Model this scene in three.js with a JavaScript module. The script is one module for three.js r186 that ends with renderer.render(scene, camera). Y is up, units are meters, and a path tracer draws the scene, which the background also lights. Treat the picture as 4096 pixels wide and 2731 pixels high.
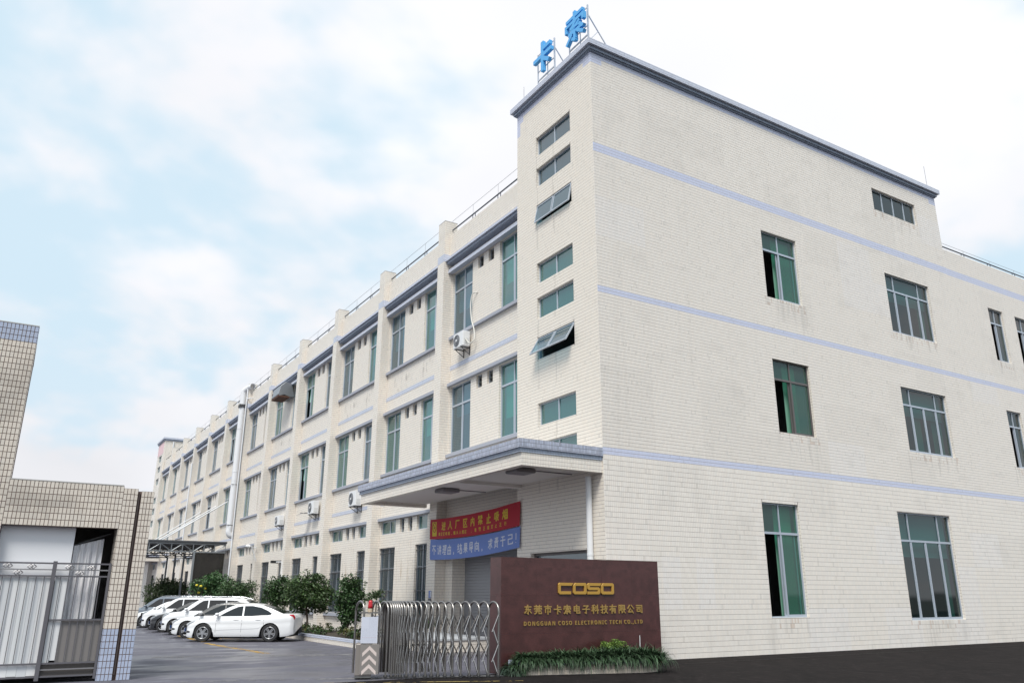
import * as THREE from 'three';
import { mergeGeometries } from 'three/addons/utils/BufferGeometryUtils.js';
import { RoundedBoxGeometry } from 'three/addons/geometries/RoundedBoxGeometry.js';
import { TextGeometry } from 'three/addons/geometries/TextGeometry.js';
import { FontLoader } from 'three/addons/loaders/FontLoader.js';

// ---------------------------------------------------------------- camera, sky, sun, exposure
const scene = new THREE.Scene();
const camera = new THREE.PerspectiveCamera(46.436, 1024 / 682, 0.1, 3000);
camera.position.set(-13.2646, 1.62, 16.8856);
camera.rotation.set(0.307739, -0.551201, 0.00249, 'YXZ');
const renderer = new THREE.WebGLRenderer({ antialias: true });
renderer.setSize(1024, 682);
renderer.toneMapping = THREE.LinearToneMapping;
renderer.toneMappingExposure = 1.23;
renderer.shadowMap.enabled = true;

let seed = 7;
const rnd = () => { seed = (seed * 1664525 + 1013904223) >>> 0; return seed / 4294967296; };
const rr = (a, b) => a + (b - a) * rnd();
const hash = (x, y, z) => { let h = Math.imul(x, 374761393) ^ Math.imul(y, 668265263) ^ Math.imul(z, 2147483647 - 912871); h = Math.imul(h ^ (h >>> 13), 1274126177); return ((h ^ (h >>> 16)) >>> 0) / 4294967296; };
const sm = (t) => t * t * (3 - 2 * t);
function noise(x, y, z) {
  const i = Math.floor(x), j = Math.floor(y), k = Math.floor(z), u = sm(x - i), v = sm(y - j), w = sm(z - k), L = THREE.MathUtils.lerp;
  return L(L(L(hash(i, j, k), hash(i + 1, j, k), u), L(hash(i, j + 1, k), hash(i + 1, j + 1, k), u), v), L(L(hash(i, j, k + 1), hash(i + 1, j, k + 1), u), L(hash(i, j + 1, k + 1), hash(i + 1, j + 1, k + 1), u), v), w);
}
const fbm = (x, y, z, n = 5) => { let a = 0, s = 0.5, t = 0; for (let o = 0; o < n; o++) { a += s * noise(x, y, z); t += s; s *= 0.5; x = x * 2.03 + 5.1; y = y * 2.03 + 1.7; z = z * 2.03 + 9.2; } return a / t; };
const step = (a, b, x) => sm(Math.min(1, Math.max(0, (x - a) / (b - a))));

function skyAt(dx, dy, dz) {
    const OX = 9.0, OZ = 8.7;
    const k = 1 / (Math.max(dy, 0) + 0.30), px = dx * k, pz = dz * k;
    const warp = fbm(px * 1.3 + 3 + OX, 4.2, pz * 1.3 + OZ, 3) - 0.5;
    const big = fbm(px * 1.15 + OX + warp * 0.7, 1.3, pz * 1.15 + OZ, 3), fine = fbm(px * 5.2 + warp * 2.2 + OX, 7.7, pz * 5.2 + 2.2, 6), wisp = fbm(px * 13 + warp * 5, 3.1, pz * 13 + OZ, 4);
    let c = step(0.405, 0.555, big * 0.50 + fine * 0.36 + wisp * 0.14);
    c = 0.10 + 0.90 * c;
    c = Math.max(c, 0.88 * Math.exp(-Math.max(dy, 0) * 7.0));
    const lift = 1 + 0.25 * Math.max(dy, 0), grey = 0.85 + 0.27 * fbm(px * 2.2 + 5, 2.5, pz * 2.2, 4);
    return [0.515, 0.665, 0.77].map((b, i) => (b * (1 - c) + [0.71, 0.715, 0.745][i] * grey * lift * c));
}
function makeSky() {
  const w = 2048, h = 1024, data = new Float32Array(w * h * 4);
  for (let y = 0; y < h; y++) for (let x = 0; x < w; x++) {
    const el = ((y + 0.5) / h - 0.5) * Math.PI, az = ((x + 0.5) / w - 0.5) * 2 * Math.PI, o = (y * w + x) * 4;
    const c = el < -0.02 ? [0.16, 0.16, 0.165] : skyAt(Math.cos(el) * Math.cos(az), Math.sin(el), Math.cos(el) * Math.sin(az));
    data[o] = c[0]; data[o + 1] = c[1]; data[o + 2] = c[2]; data[o + 3] = 1;
  }
  const t = new THREE.DataTexture(data, w, h, THREE.RGBAFormat, THREE.FloatType);
  t.mapping = THREE.EquirectangularReflectionMapping; t.magFilter = THREE.LinearFilter; t.minFilter = THREE.LinearFilter; t.needsUpdate = true;
  return t;
}
const sky = makeSky();
scene.background = sky; scene.environment = sky;

const sun = new THREE.DirectionalLight(new THREE.Color(1.0, 0.97, 0.90), 2.9);
sun.position.set(-52, 100, 40); sun.target.position.set(0, 0, -10); scene.add(sun, sun.target);
sun.castShadow = true; sun.shadow.radius = 40; sun.shadow.mapSize.set(2048, 2048);
Object.assign(sun.shadow.camera, { left: -90, right: 90, top: 60, bottom: -60, near: 1, far: 300 });

// ---------------------------------------------------------------- helpers
const used = {};
const numbered = (n) => { const k = used[n] = (used[n] ?? -1) + 1; return k ? n + '_' + String(k).padStart(3, '0') : n; };
function tag(o, label, category, group, kind) { Object.assign(o.userData, { label, category }); if (group) o.userData.group = group; if (kind) o.userData.kind = kind; return o; }
function thing(name, label, category, pos = [0, 0, 0], turn = 0, group) { const g = new THREE.Group(); g.name = numbered(name); g.position.set(...pos); g.rotation.y = turn; scene.add(g); return tag(g, label, category, group); }
function shade(m) { m.castShadow = true; m.receiveShadow = true; return m; }
function part(name, geos, mat, parent, uv = true) {
  let list = (Array.isArray(geos) ? geos : [geos]).map((g) => (g.index ? g.toNonIndexed() : g));
  for (const g of list) for (const k of Object.keys(g.attributes)) if (!['position', 'normal', 'uv', 'color'].includes(k)) g.deleteAttribute(k);
  const g = list.length > 1 ? mergeGeometries(list) : list[0];
  if (uv) metreUV(g);
  const m = shade(new THREE.Mesh(g, mat)); m.name = name; parent.add(m); return m;
}
function sub(name, parent, pos = [0, 0, 0], turn = 0) { const g = new THREE.Group(); g.name = name; g.position.set(...pos); g.rotation.y = turn; parent.add(g); return g; }
function metreUV(g) {
  const p = g.attributes.position, n = g.attributes.normal, uv = new Float32Array(p.count * 2);
  for (let i = 0; i < p.count; i++) {
    const ax = Math.abs(n.getX(i)), ay = Math.abs(n.getY(i)), az = Math.abs(n.getZ(i));
    const [u, v] = ax >= ay && ax >= az ? [p.getZ(i), p.getY(i)] : az >= ay ? [p.getX(i), p.getY(i)] : [p.getX(i), p.getZ(i)];
    uv[i * 2] = u; uv[i * 2 + 1] = v;
  }
  g.setAttribute('uv', new THREE.BufferAttribute(uv, 2));
}
const box = (x0, x1, y0, y1, z0, z1) => new THREE.BoxGeometry(x1 - x0, y1 - y0, z1 - z0).translate((x0 + x1) / 2, (y0 + y1) / 2, (z0 + z1) / 2);
const V = (x, y, z) => new THREE.Vector3(x, y, z);
function bar(a, b, t, t2 = t) {                                            // a square bar from a to b
  const A = V(...a), B = V(...b), d = B.clone().sub(A), g = new THREE.BoxGeometry(t, t2, d.length());
  return g.applyQuaternion(new THREE.Quaternion().setFromUnitVectors(V(0, 0, 1), d.normalize())).translate((A.x + B.x) / 2, (A.y + B.y) / 2, (A.z + B.z) / 2);
}
function rod(a, b, r, n = 8) {
  const A = V(...a), B = V(...b), d = B.clone().sub(A), g = new THREE.CylinderGeometry(r, r, d.length(), n);
  return g.applyQuaternion(new THREE.Quaternion().setFromUnitVectors(V(0, 1, 0), d.normalize())).translate((A.x + B.x) / 2, (A.y + B.y) / 2, (A.z + B.z) / 2);
}
const tube = (pts, r, seg = 24, n = 8) => new THREE.TubeGeometry(new THREE.CatmullRomCurve3(pts.map((p) => V(...p)), false, 'centripetal'), seg, r, n);
const C = (r, g, b) => new THREE.Color().setRGB(r, g, b);
const std = (c, rough = 0.7, more = {}) => new THREE.MeshStandardMaterial({ color: C(...c), roughness: rough, ...more });
const phys = (c, rough, more = {}) => new THREE.MeshPhysicalMaterial({ color: C(...c), roughness: rough, ...more });

function canvasTex(w, h, draw, { srgb = true, rep } = {}) {
  const c = document.createElement('canvas'); c.width = w; c.height = h; draw(c.getContext('2d'), w, h);
  const t = new THREE.CanvasTexture(c); t.wrapS = t.wrapT = THREE.RepeatWrapping; t.magFilter = THREE.LinearFilter;
  if (srgb) t.colorSpace = THREE.SRGBColorSpace;
  if (rep) t.repeat.set(rep[0], rep[1]);
  return t;
}
const css = (r, g, b) => 'rgb(' + [r, g, b].map((v) => Math.round(Math.min(255, Math.max(0, v)))).join(',') + ')';
const sr = (v) => 255 * (v <= 0.0031308 ? 12.92 * v : 1.055 * Math.pow(v, 1 / 2.4) - 0.055);

// glazed mosaic tile, 50 x 100 mm, laid out over 3.2 m
function tileMaps(base, grout, vary) {
  const n = 64, rows = 32, px = 32, S = n * px;
  const map = canvasTex(S, S, (g) => {
    g.fillStyle = css(...grout.map(sr)); g.fillRect(0, 0, S, S);
    for (let r = 0; r < rows; r++) for (let c = 0; c < n; c++) {
      const k = 1 + (rnd() - 0.5) * vary + (rnd() < 0.03 ? -0.10 : 0), w = 1 + (rnd() - 0.5) * 0.03;
      g.fillStyle = css(sr(base[0] * k * w), sr(base[1] * k), sr(base[2] * k / w));
      g.fillRect(c * px + 2, r * 64 + 3, px - 3, 64 - 6);
    }
  }, { rep: [1 / 3.2, 1 / 3.2] });
  const bump = canvasTex(512, 512, (g) => { g.fillStyle = '#000'; g.fillRect(0, 0, 512, 512); g.fillStyle = '#fff'; for (let r = 0; r < 8; r++) for (let c = 0; c < 16; c++) g.fillRect(c * 32 + 2, r * 64 + 3, 29, 59); }, { srgb: false, rep: [1 / 0.8, 1 / 0.8] });
  return { map, bumpMap: bump, bumpScale: 0.003 };
}
const CREAM = [0.805, 0.75, 0.675], GROUT = [0.37, 0.325, 0.31], LAV = [0.585, 0.62, 0.775], BLUE = [0.20, 0.27, 0.40];
const creamMaps = tileMaps(CREAM, GROUT, 0.07), blueMaps = tileMaps([0.57, 0.61, 0.73], [0.27, 0.27, 0.30], 0.10), dirtyMaps = tileMaps([0.40, 0.43, 0.53], [0.12, 0.12, 0.14], 0.34), steelMaps = tileMaps([0.33, 0.385, 0.49], [0.10, 0.11, 0.13], 0.18);
const M = {
  cream: std([1, 1, 1], 0.38, creamMaps), lav: std([1, 1, 1], 0.38, blueMaps), steel: std([1, 1, 1], 0.45, steelMaps), dirty: std([1, 1, 1], 0.5, dirtyMaps),
  grout: std(GROUT, 0.9), tile: std([1, 1, 1], 0.36),
  plaster: std([0.45, 0.44, 0.43], 0.9), inner: std([0.36, 0.34, 0.35], 0.95), roofing: std([0.22, 0.22, 0.21], 0.95),
  alu: std([0.46, 0.51, 0.58], 0.4, { metalness: 0.35 }), darkalu: std([0.12, 0.11, 0.11], 0.5), sill: std([0.36, 0.38, 0.44], 0.7),
  glass: phys([0.10, 0.46, 0.43], 0.02, { transmission: 0.80, thickness: 0, ior: 2.3, specularColor: C(0.36, 0.80, 0.84) }),
  glassgrey: phys([0.13, 0.33, 0.42], 0.02, { transmission: 0.82, thickness: 0, ior: 2.2, specularColor: C(0.42, 0.68, 0.92) }),
  glassdark: phys([0.12, 0.31, 0.31], 0.02, { transmission: 0.97, thickness: 0, ior: 1.6 }), glassgreen: phys([0.24, 0.56, 0.47], 0.02, { transmission: 0.90, thickness: 0, ior: 1.5 }),
  louvre: std([0.20, 0.21, 0.19], 0.5), rail: std([0.10, 0.11, 0.14], 0.5, { metalness: 0.4 }), wire: std([0.3, 0.3, 0.32], 0.5, { metalness: 0.5 }),
  iron: std([0.13, 0.125, 0.14], 0.6, { metalness: 0.3 }), grille: std([0.055, 0.055, 0.06], 0.55), white: std([0.74, 0.75, 0.77], 0.45), pvc: std([0.72, 0.73, 0.76], 0.4),
  blind: std([0.42, 0.72, 0.60], 0.9), blindwhite: std([0.62, 0.76, 0.70], 0.9), black: std([0.02, 0.02, 0.022], 0.5), rubber: std([0.025, 0.025, 0.027], 0.85),
  steelbright: std([0.34, 0.32, 0.305], 0.33, { metalness: 1 }), zinc: std([0.33, 0.34, 0.36], 0.4, { metalness: 0.7 }),
};
// ---------------------------------------------------------------- ground
{
  const S = 2048;
  const wet = canvasTex(1024, 1024, (g, w, h) => {
    const im = g.createImageData(w, h);
    for (let y = 0; y < h; y++) for (let x = 0; x < w; x++) {
      const a = x / w * 6.2832, b = y / h * 6.2832, X = Math.cos(a) * 2.2, Y = Math.sin(a) * 2.2, Z = Math.cos(b) * 2.2, W = Math.sin(b) * 2.2;
      const f = fbm(X + W * 1.3 + 7, Y + 3, Z + 11, 5), v = 255 * (0.36 + 0.42 * step(0.34, 0.60, f)), o = (y * w + x) * 4;
      im.data[o] = im.data[o + 1] = im.data[o + 2] = v; im.data[o + 3] = 255;
    }
    g.putImageData(im, 0, 0);
  }, { srgb: false, rep: [1 / 19, 1 / 11] });
  const concrete = canvasTex(1024, 1024, (g, w, h) => {
    const im = g.createImageData(w, h);
    for (let y = 0; y < h; y++) for (let x = 0; x < w; x++) {
      const a = x / w * 6.2832, b = y / h * 6.2832, X = Math.cos(a) * 3, Y = Math.sin(a) * 3, Z = Math.cos(b) * 3, W = Math.sin(b) * 3;
      const f = fbm(X + W, Y + 1, Z + W * 0.5, 4), k = 0.72 + 0.5 * f + (rnd() - 0.5) * 0.16, o = (y * w + x) * 4;
      im.data[o] = sr(0.108 * k); im.data[o + 1] = sr(0.105 * k); im.data[o + 2] = sr(0.130 * k); im.data[o + 3] = 255;
    }
    g.putImageData(im, 0, 0);
  }, { rep: [1 / 7, 1 / 7] });
  const asphalt = canvasTex(1024, 1024, (g, w, h) => {
    const im = g.createImageData(w, h);
    for (let y = 0; y < h; y++) for (let x = 0; x < w; x++) {
      const a = x / w * 6.2832, b = y / h * 6.2832, X = Math.cos(a) * 3, Y = Math.sin(a) * 3, Z = Math.cos(b) * 3, W = Math.sin(b) * 3;
      const f = fbm(X + W + 20, Y + 1, Z + W * 0.5, 6), k = 0.35 + 1.2 * f + (rnd() - 0.5) * 0.5 + 0.9 * step(0.62, 0.68, fbm(X * 3 + 9, Y * 3, Z * 3 + W, 4)) - 0.5 * (Math.abs(fbm(X * 1.6, Y * 1.6 + W, Z * 1.6, 4) - 0.5) < 0.006 ? 1 : 0), o = (y * w + x) * 4;
      im.data[o] = sr(0.0115 * k); im.data[o + 1] = sr(0.009 * k); im.data[o + 2] = sr(0.009 * k); im.data[o + 3] = 255;
    }
    g.putImageData(im, 0, 0);
  }, { rep: [1 / 5, 1 / 5] });
  const flat = (x0, x1, z0, z1, y) => new THREE.PlaneGeometry(x1 - x0, z1 - z0).rotateX(-Math.PI / 2).translate((x0 + x1) / 2, y, (z0 + z1) / 2);
  const str = (name, geo, mat) => { const m = part(name, geo, mat, scene); m.userData.kind = 'structure'; return m; };
  str('ground', flat(-700, 700, -700, 700, -0.012), std([0.07, 0.065, 0.06], 0.9));
  str('yard', flat(-60, 0.4, -120, 1.05, 0), new THREE.MeshStandardMaterial({ color: 0xffffff, map: concrete, roughnessMap: wet, roughness: 1 }));
  str('road', flat(-60, 80, 1.06, 30, -0.004), new THREE.MeshPhysicalMaterial({ color: 0xffffff, map: asphalt, roughness: 0.95, specularIntensity: 0.3 }));
  str('pavement', flat(0.41, 80, -0.3, 1.059, -0.002), new THREE.MeshPhysicalMaterial({ color: 0xffffff, map: asphalt, roughness: 0.95, specularIntensity: 0.3 }));
  const worn = canvasTex(256, 256, (g, w, h) => { const im = g.createImageData(w, h); for (let i = 0; i < w * h; i++) { const x = i % w, y = (i / w) | 0, v = 255 * step(0.40, 0.56, fbm(x / 17, y / 17, 3, 4)); im.data.set([v, v, v, 255], i * 4); } g.putImageData(im, 0, 0); }, { srgb: false, rep: [1 / 1.6, 1 / 1.6] });
  const paint = (c) => new THREE.MeshStandardMaterial({ color: C(...c), roughness: 0.7, alphaMap: worn, transparent: true });
  const strip = (a, b, w, y) => { const d = V(b[0] - a[0], 0, b[1] - a[1]), g = new THREE.PlaneGeometry(d.length(), w).rotateX(-Math.PI / 2); return g.rotateY(Math.atan2(-d.z, d.x)).translate((a[0] + b[0]) / 2, y, (a[1] + b[1]) / 2); };
  const lines = [strip([-6.95, -13.4], [-6.5, -7.4], 0.22, 0.005), strip([-6.8, -19.3], [-6.85, -14.2], 0.16, 0.005)];
  for (let i = 0; i < 6; i++) lines.push(strip([-6.8, -17.2 - i * 2.9], [-3.7, -13.9 - i * 2.9], 0.12, 0.005));
  str('painted_line', lines, paint([0.50, 0.30, 0.04]));
  str('painted_line_001', [strip([-9, 0.55], [-6.1, 1.75], 0.1, 0.006), strip([-6.1, 1.75], [-4.2, 2.6], 0.1, 0.006)], paint([0.30, 0.22, 0.07]));
  const bands = str('concrete_strip', [strip([-9.5, -7.5], [-3.9, -5.6], 0.5, 0.004), strip([-10, -0.6], [-3.6, 1.6], 0.22, 0.004)], new THREE.MeshStandardMaterial({ color: C(0.19, 0.185, 0.19), roughness: 0.85, alphaMap: worn, transparent: true }));
}

// ---------------------------------------------------------------- the factory building
const factory = thing('factory_building', 'long cream tiled factory building with pilasters, stair tower and entrance canopy', 'building');
const S = 6.309, PZ = (k) => -9.98 - S * k, NP = 11, NB = 12, PW = 0.57, PL = 5.739;       // pilaster right edges, pilaster width, bay length
const TW = 4.36, TX = 18.66, TH = 18.22;                                         // tower: width, length, wall height
const tileInfo = [];                                                             // every near tile: position, normal axis, size, colour
function tilesOn(face, u0, u1, v0, v1, pu, pv, holes, colour) {
  const nu = Math.round((u1 - u0) / pu), nv = Math.round((v1 - v0) / pv), a = (u1 - u0) / nu, b = (v1 - v0) / nv;
  for (let j = 0; j < nv; j++) for (let i = 0; i < nu; i++) {
    let l = u0 + i * a + 0.0026, r = u0 + (i + 1) * a - 0.0026, d = v0 + j * b + 0.0048, t = v0 + (j + 1) * b - 0.0048, gone = false;
    for (const [hl, hr, hd, ht] of holes) {
      if (r <= hl || l >= hr || t <= hd || d >= ht) continue;
      const cuts = [hr - l, r - hl, ht - d, t - hd], m = Math.min(...cuts);
      if (m === cuts[0]) l = hr; else if (m === cuts[1]) r = hl; else if (m === cuts[2]) d = ht; else t = hd;
    }
    if (r - l < 0.008 || t - d < 0.012) gone = true;
    if (!gone) tileInfo.push([face, (l + r) / 2, (d + t) / 2, r - l, t - d, colour((l + r) / 2, (d + t) / 2)]);
  }
}
function wallWithHoles(outline, holes, depth) {
  const s = new THREE.Shape(outline.map(([x, y]) => new THREE.Vector2(x, y)));
  for (const [l, r, d, t] of holes) s.holes.push(new THREE.Path([[l, d], [l, t], [r, t], [r, d]].map(([x, y]) => new THREE.Vector2(x, y))));
  return new THREE.ExtrudeGeometry(s, { depth, bevelEnabled: false });
}
// windows of the long side wall (z = 0) as left, right, bottom, top
const RW = {
  A3: [7.23, 9.03, 11.22, 13.69], A2: [7.16, 8.97, 6.58, 9.04], A1: [6.03, 7.69, 0.98, 4.32],
  B3: [14.16, 17.05, 11.2, 13.62], B2: [14.1, 17.0, 6.6, 9.04], B1: [12.8, 15.96, 0.82, 4.39],
  W4: [14.14, 17.05, 16.35, 17.31], C3: [21.45, 22.6, 11.2, 13.58], C2: [21.38, 22.5, 6.61, 9.0], D3: [23.62, 24.9, 11.2, 13.57], D2: [23.55, 24.8, 6.6, 9.0],
};
const TWIN = [[15.85, 16.58], [14.68, 15.38], [13.31, 14.01], [11.19, 11.91], [9.99, 10.7], [8.64, 9.37], [6.53, 7.24], [5.42, 6.02]];
const towerHoles = TWIN.map(([d, t]) => [-3.15, -1.16, d, t]).concat([[-3.6, -0.82, 0, 2.78]]);
const jitter = (c, a = 0.05) => { const k = 1 + (rnd() - 0.5) * a + (rnd() < 0.02 ? -0.10 : 0), w = 1 + (rnd() - 0.5) * 0.02; return [c[0] * k * w, c[1] * k, c[2] * k / w]; };
const RTILE = [0.795, 0.745, 0.69];
function weather(x, y, c) {                                                       // soot and rust on single tiles below the sills, patches of relaid tiles
  let s = 1;
  for (const h of Object.values(RW)) if (x > h[0] - 0.15 && x < h[1] + 0.15 && y < h[2] && y > h[2] - 1.5) {
    const run = 0.25 + 1.2 * noise(x * 4.3, 3, 9) ** 2, k = noise(x * 11, y * 0.35, 5), e = h[2] - y;
    if (k > 0.52 && e < run) s *= 1 - 0.30 * (k - 0.45);
    if (e < 0.3 && noise(x * 16, y * 5, 2) > 0.74) { c = [c[0] * 0.86, c[1] * 0.79, c[2] * 0.75]; }
  }
  const d = noise(x * 1.7, y * 2.9, 8); if (d > 0.7) s *= 1 - 0.20 * (d - 0.7);
  const px = Math.floor(x / 1.9), py = Math.floor(y / 1.3), q = hash(px, py, 77);
  if (q > 0.86) s *= 0.965; else if (q < 0.1) c = [c[0], c[1] * 1.012, c[2] * 1.04];
  if (noise(x * 6.5, y * 0.22, 31) > 0.84) s *= 0.975;                              // long rain streaks
  return c.map((v) => v * s);
}
const rightColour = (x, y) => {
  const lav = (y > 14.53 && y < 14.83) || (y > 9.9 && y < 10.1) || (y > 5.23 && y < 5.47) || (x < TX && (y > 17.9 || ((x < 0.43 || x > TX - 0.43) && y > 17.69)));
  return jitter(lav ? LAV : weather(x, y, RTILE));
};
const rHoles = Object.values(RW);
tilesOn('front', 0, TX, 5.23, TH, 0.05, 0.1, rHoles, rightColour);
tilesOn('front', TX, 30, 5.23, 15.7, 0.05, 0.1, rHoles, rightColour);
tilesOn('front', 0, 30, 0, 5.23, 0.066, 0.1376, rHoles, rightColour);
tilesOn('side', -TW, 0, 0, TH, 0.05, 0.1, towerHoles, (z, y) => {
  const lav = y > 17.9 || ((z > -0.4 || z < -TW + 0.4) && y > 17.69) || (z < -TW + 0.2 && y > 17.2);
  let c = lav ? LAV : CREAM;
  for (const [d] of TWIN) if (y < d && y > d - 0.9 && (Math.abs(z + 2.15) < 0.06 || Math.abs(z + 3.13) < 0.05) && noise(z * 30, y * 2, 1) > 0.4) c = c.map((v) => v * 0.86);
  return jitter(c);
});
part('wall', wallWithHoles([[0.0042, 0], [40, 0], [40, 15.7], [TX, 15.7], [TX, TH], [0.0042, TH]], rHoles, 0.236).translate(0, 0, -0.24), M.grout, factory);
part('wall', wallWithHoles([[0, 0], [TW - 0.241, 0], [TW - 0.241, TH], [0, TH]], towerHoles.map(([l, r, d, t]) => [-r - 0.241, -l - 0.241, d, t]), 0.236).rotateY(Math.PI / 2).translate(0.004, 0, -0.241), M.grout, factory);
// tiled reveals of the openings
for (const [l, r, d, t] of rHoles) part('reveal', [box(l - 0.001, l + 0.006, d, t, -0.2, -0.003), box(r - 0.006, r + 0.001, d, t, -0.2, -0.003), box(l, r, d - 0.001, d + 0.006, -0.2, -0.003), box(l, r, t - 0.006, t + 0.001, -0.2, -0.003)], M.cream, factory);
for (const [l, r, d, t] of towerHoles) part('reveal', [box(0.003, 0.2, d, t, l - 0.001, l + 0.006), box(0.003, 0.2, d, t, r - 0.006, r + 0.001), box(0.003, 0.2, d - 0.001, d + 0.006, l, r), box(0.003, 0.2, t - 0.006, t + 0.001, l, r)], M.cream, factory);
{
  // the hidden sides, roofs and floors that close the building
  part('wall', [box(0.3, TX, 14.5, TH, -TW, -TW + 0.2), box(TX - 0.2, TX - 0.001, 15.2, TH, -TW + 0.2, -0.25), box(0.3, 0.5, 0, 14.5, -TW, -TW + 0.2)], M.cream, factory);
  part('roof', [box(0.25, TX - 0.2, TH - 0.4, TH - 0.15, -TW + 0.2, -0.25), box(0.62, 39.8, 14.6, 14.85, -83, -TW - 0.01), box(TX, 39.8, 14.6, 14.85, -TW, -0.25)], M.roofing, factory);
  part('wall', [box(39.8, 40, 0, 15.6, -83, -0.25), box(0.5, 39.8, 0, 15.6, -83.4, -83)], M.plaster, factory);
  part('floor', [box(0.63, 4.2, 5.2, 5.45, -79, -TW - 0.01), box(0.63, 4.2, 9.8, 10.05, -79, -TW - 0.01), box(0.63, 4.2, -0.1, 0.02, -79, -TW - 0.01), box(0.25, 30, 5.05, 5.3, -3.6, -0.25), box(0.25, 30, 9.85, 10.1, -3.6, -0.25), box(0.25, 30, 14.35, 14.59, -3.6, -0.25)], M.inner, factory);
  const rooms = [box(4.2, 4.4, 0, 14.5, -79, -TW - 0.01), box(0.25, 30, 0, 14.3, -3.8, -3.6), box(0.25, TX - 0.3, 14.9, TH - 0.45, -3.8, -3.6), box(10.9, 11.1, 0, TH - 0.5, -3.59, -0.26), box(4.6, 4.8, 0, TH - 0.5, -3.59, -0.26), box(19.3, 19.5, 0, 14.3, -3.59, -0.26), box(29.8, 30, 0, 14.3, -3.59, -0.26)];
  for (let k = 0; k < NP; k += 2) rooms.push(box(0.64, 4.19, 0, 14.5, PZ(k) - 0.35, PZ(k) - 0.2));
  part('partition', rooms, M.inner, factory);
}
// cornice of the tower
function ring(o, y0, y1) { return [box(-o, TX + o, y0, y1, -0.3, o), box(-o, TX + o, y0, y1, -TW - o, -TW + 0.3), box(-o, 0.3, y0, y1, -TW + 0.3, -0.3), box(TX - 0.3, TX + o, y0, y1, -TW + 0.3, -0.3)]; }
part('cornice', ring(0.19, 18.25, 18.44), M.lav, factory);
part('cornice', ring(0.10, 18.14, 18.25), M.steel, factory);
part('cornice', ring(0.05, 18.09, 18.14), M.steel, factory);
part('roof_edge', ring(0.12, 18.44, 18.46), M.plaster, factory);

// long facade: pilasters and bays
const WX = 0.41;
const pilasters = [];
{
  const cap = [box(0, 0.57, 14.84, 16.33, -PW, 0)], mid = [box(0, 0.6, 0, 14.52, -PW, 0)], blue = [box(-0.003, 0.57, 14.52, 14.84, -PW - 0.003, 0.003)];
  for (let k = 0; k < NP; k++) { const p = sub('pilaster', factory, [0, 0, PZ(k)]); if (!k) { part('shaft', [...mid, ...cap], M.cream, p); part('band', blue, M.lav, p); part('top', box(-0.005, 0.575, 16.33, 16.345, -PW - 0.005, 0.005), M.plaster, p); } else for (const c of pilasters[0].children) p.add(c.clone()); pilasters.push(p); }
}
const U = [[0.05, 1.70], [2.12, 2.55], [2.92, 3.33], [3.75, 5.45]];               // window, vent, vent, window along a bay
const FL = [[11.31, 14.02, 13.5, 13.2], [6.65, 9.28, 8.77, 8.5]];                 // sill, head, vent bottom, transom
const bayHoles = [];
for (const [d, t, v] of FL) { bayHoles.push([...U[0], d, t], [...U[3], d, t], [...U[1], v, t], [...U[2], v, t]); }
const ground = [[0.08, 1.70, 4.04, 4.6], [2.12, 2.55, 4.04, 4.6], [2.92, 3.33, 4.04, 4.6], [3.75, 4.73, 4.04, 4.6], [0.05, 1.70, 0.78, 3.48], [3.68, 4.74, 0.78, 3.48]];
const dockHoles = [[0.57, 5.2, 0, 3.35]];
const wallAt = (k) => (k < 0 ? -9.98 : PZ(k));
function bayWall(holes) { return wallWithHoles([[0, 0], [PL, 0], [PL, 14.58], [0, 14.58]], holes, 0.2).rotateY(-Math.PI / 2).translate(WX + 0.2, 0, 0); }
const bayGeo = bayWall([...bayHoles, ...ground]), dockGeo = bayWall([...bayHoles, ...dockHoles]);
metreUV(bayGeo); metreUV(dockGeo);
for (let k = 0; k < NB; k++) {
  const w = shade(new THREE.Mesh(k ? bayGeo : dockGeo, M.cream)); w.name = 'wall'; w.position.set(0, 0, PZ(k)); factory.add(w);
}
function everyBay(name, geos, mat, from = 0) { let first; for (let k = from; k < NB; k++) { if (!first) { first = part(name, geos, mat, factory); first.position.z = PZ(k); } else { const c = first.clone(); c.position.z = PZ(k); factory.add(c); } } }
const E0 = 0.003, E1 = PL - 0.003;
everyBay('parapet', [box(0.25, 0.45, 14.60, 15.7, E0, E1)], M.cream);
everyBay('cornice', [box(0.06, 0.46, 14.50, 14.60, E0, E1)], M.lav);
everyBay('cornice', [box(0.13, 0.46, 14.39, 14.50, E0, E1)], M.steel);
everyBay('lintel', [box(0.2, 0.405, 14.025, 14.16, E0, E1), ], M.lav);
everyBay('lintel', [box(0.28, 0.405, 9.29, 9.41, E0, E1)], M.sill);
everyBay('lintel', [box(0.28, 0.405, 4.61, 4.73, E0, E1)], M.sill, 1);
everyBay('sill', [box(0.30, 0.50, 11.19, 11.305, E0, E1)], M.sill);
everyBay('sill', [box(0.30, 0.50, 6.53, 6.645, E0, E1)], M.sill);
everyBay('sill', [box(0.28, 0.50, 0.64, 0.775, E0, E1)], M.sill, 1);
everyBay('band', [box(0.402, 0.42, 9.95, 10.13, E0, E1)], M.lav);
everyBay('band', [box(0.402, 0.42, 5.28, 5.45, E0, E1)], M.lav, 1);

// ---------------------------------------------------------------- windows
function frameBars(w, h, t, d, z) { return [box(-w / 2, w / 2, 0, t, z - d, z), box(-w / 2, w / 2, h - t, h, z - d, z), box(-w / 2, -w / 2 + t, t, h - t, z - d, z), box(w / 2 - t, w / 2, t, h - t, z - d, z)]; }
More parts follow.
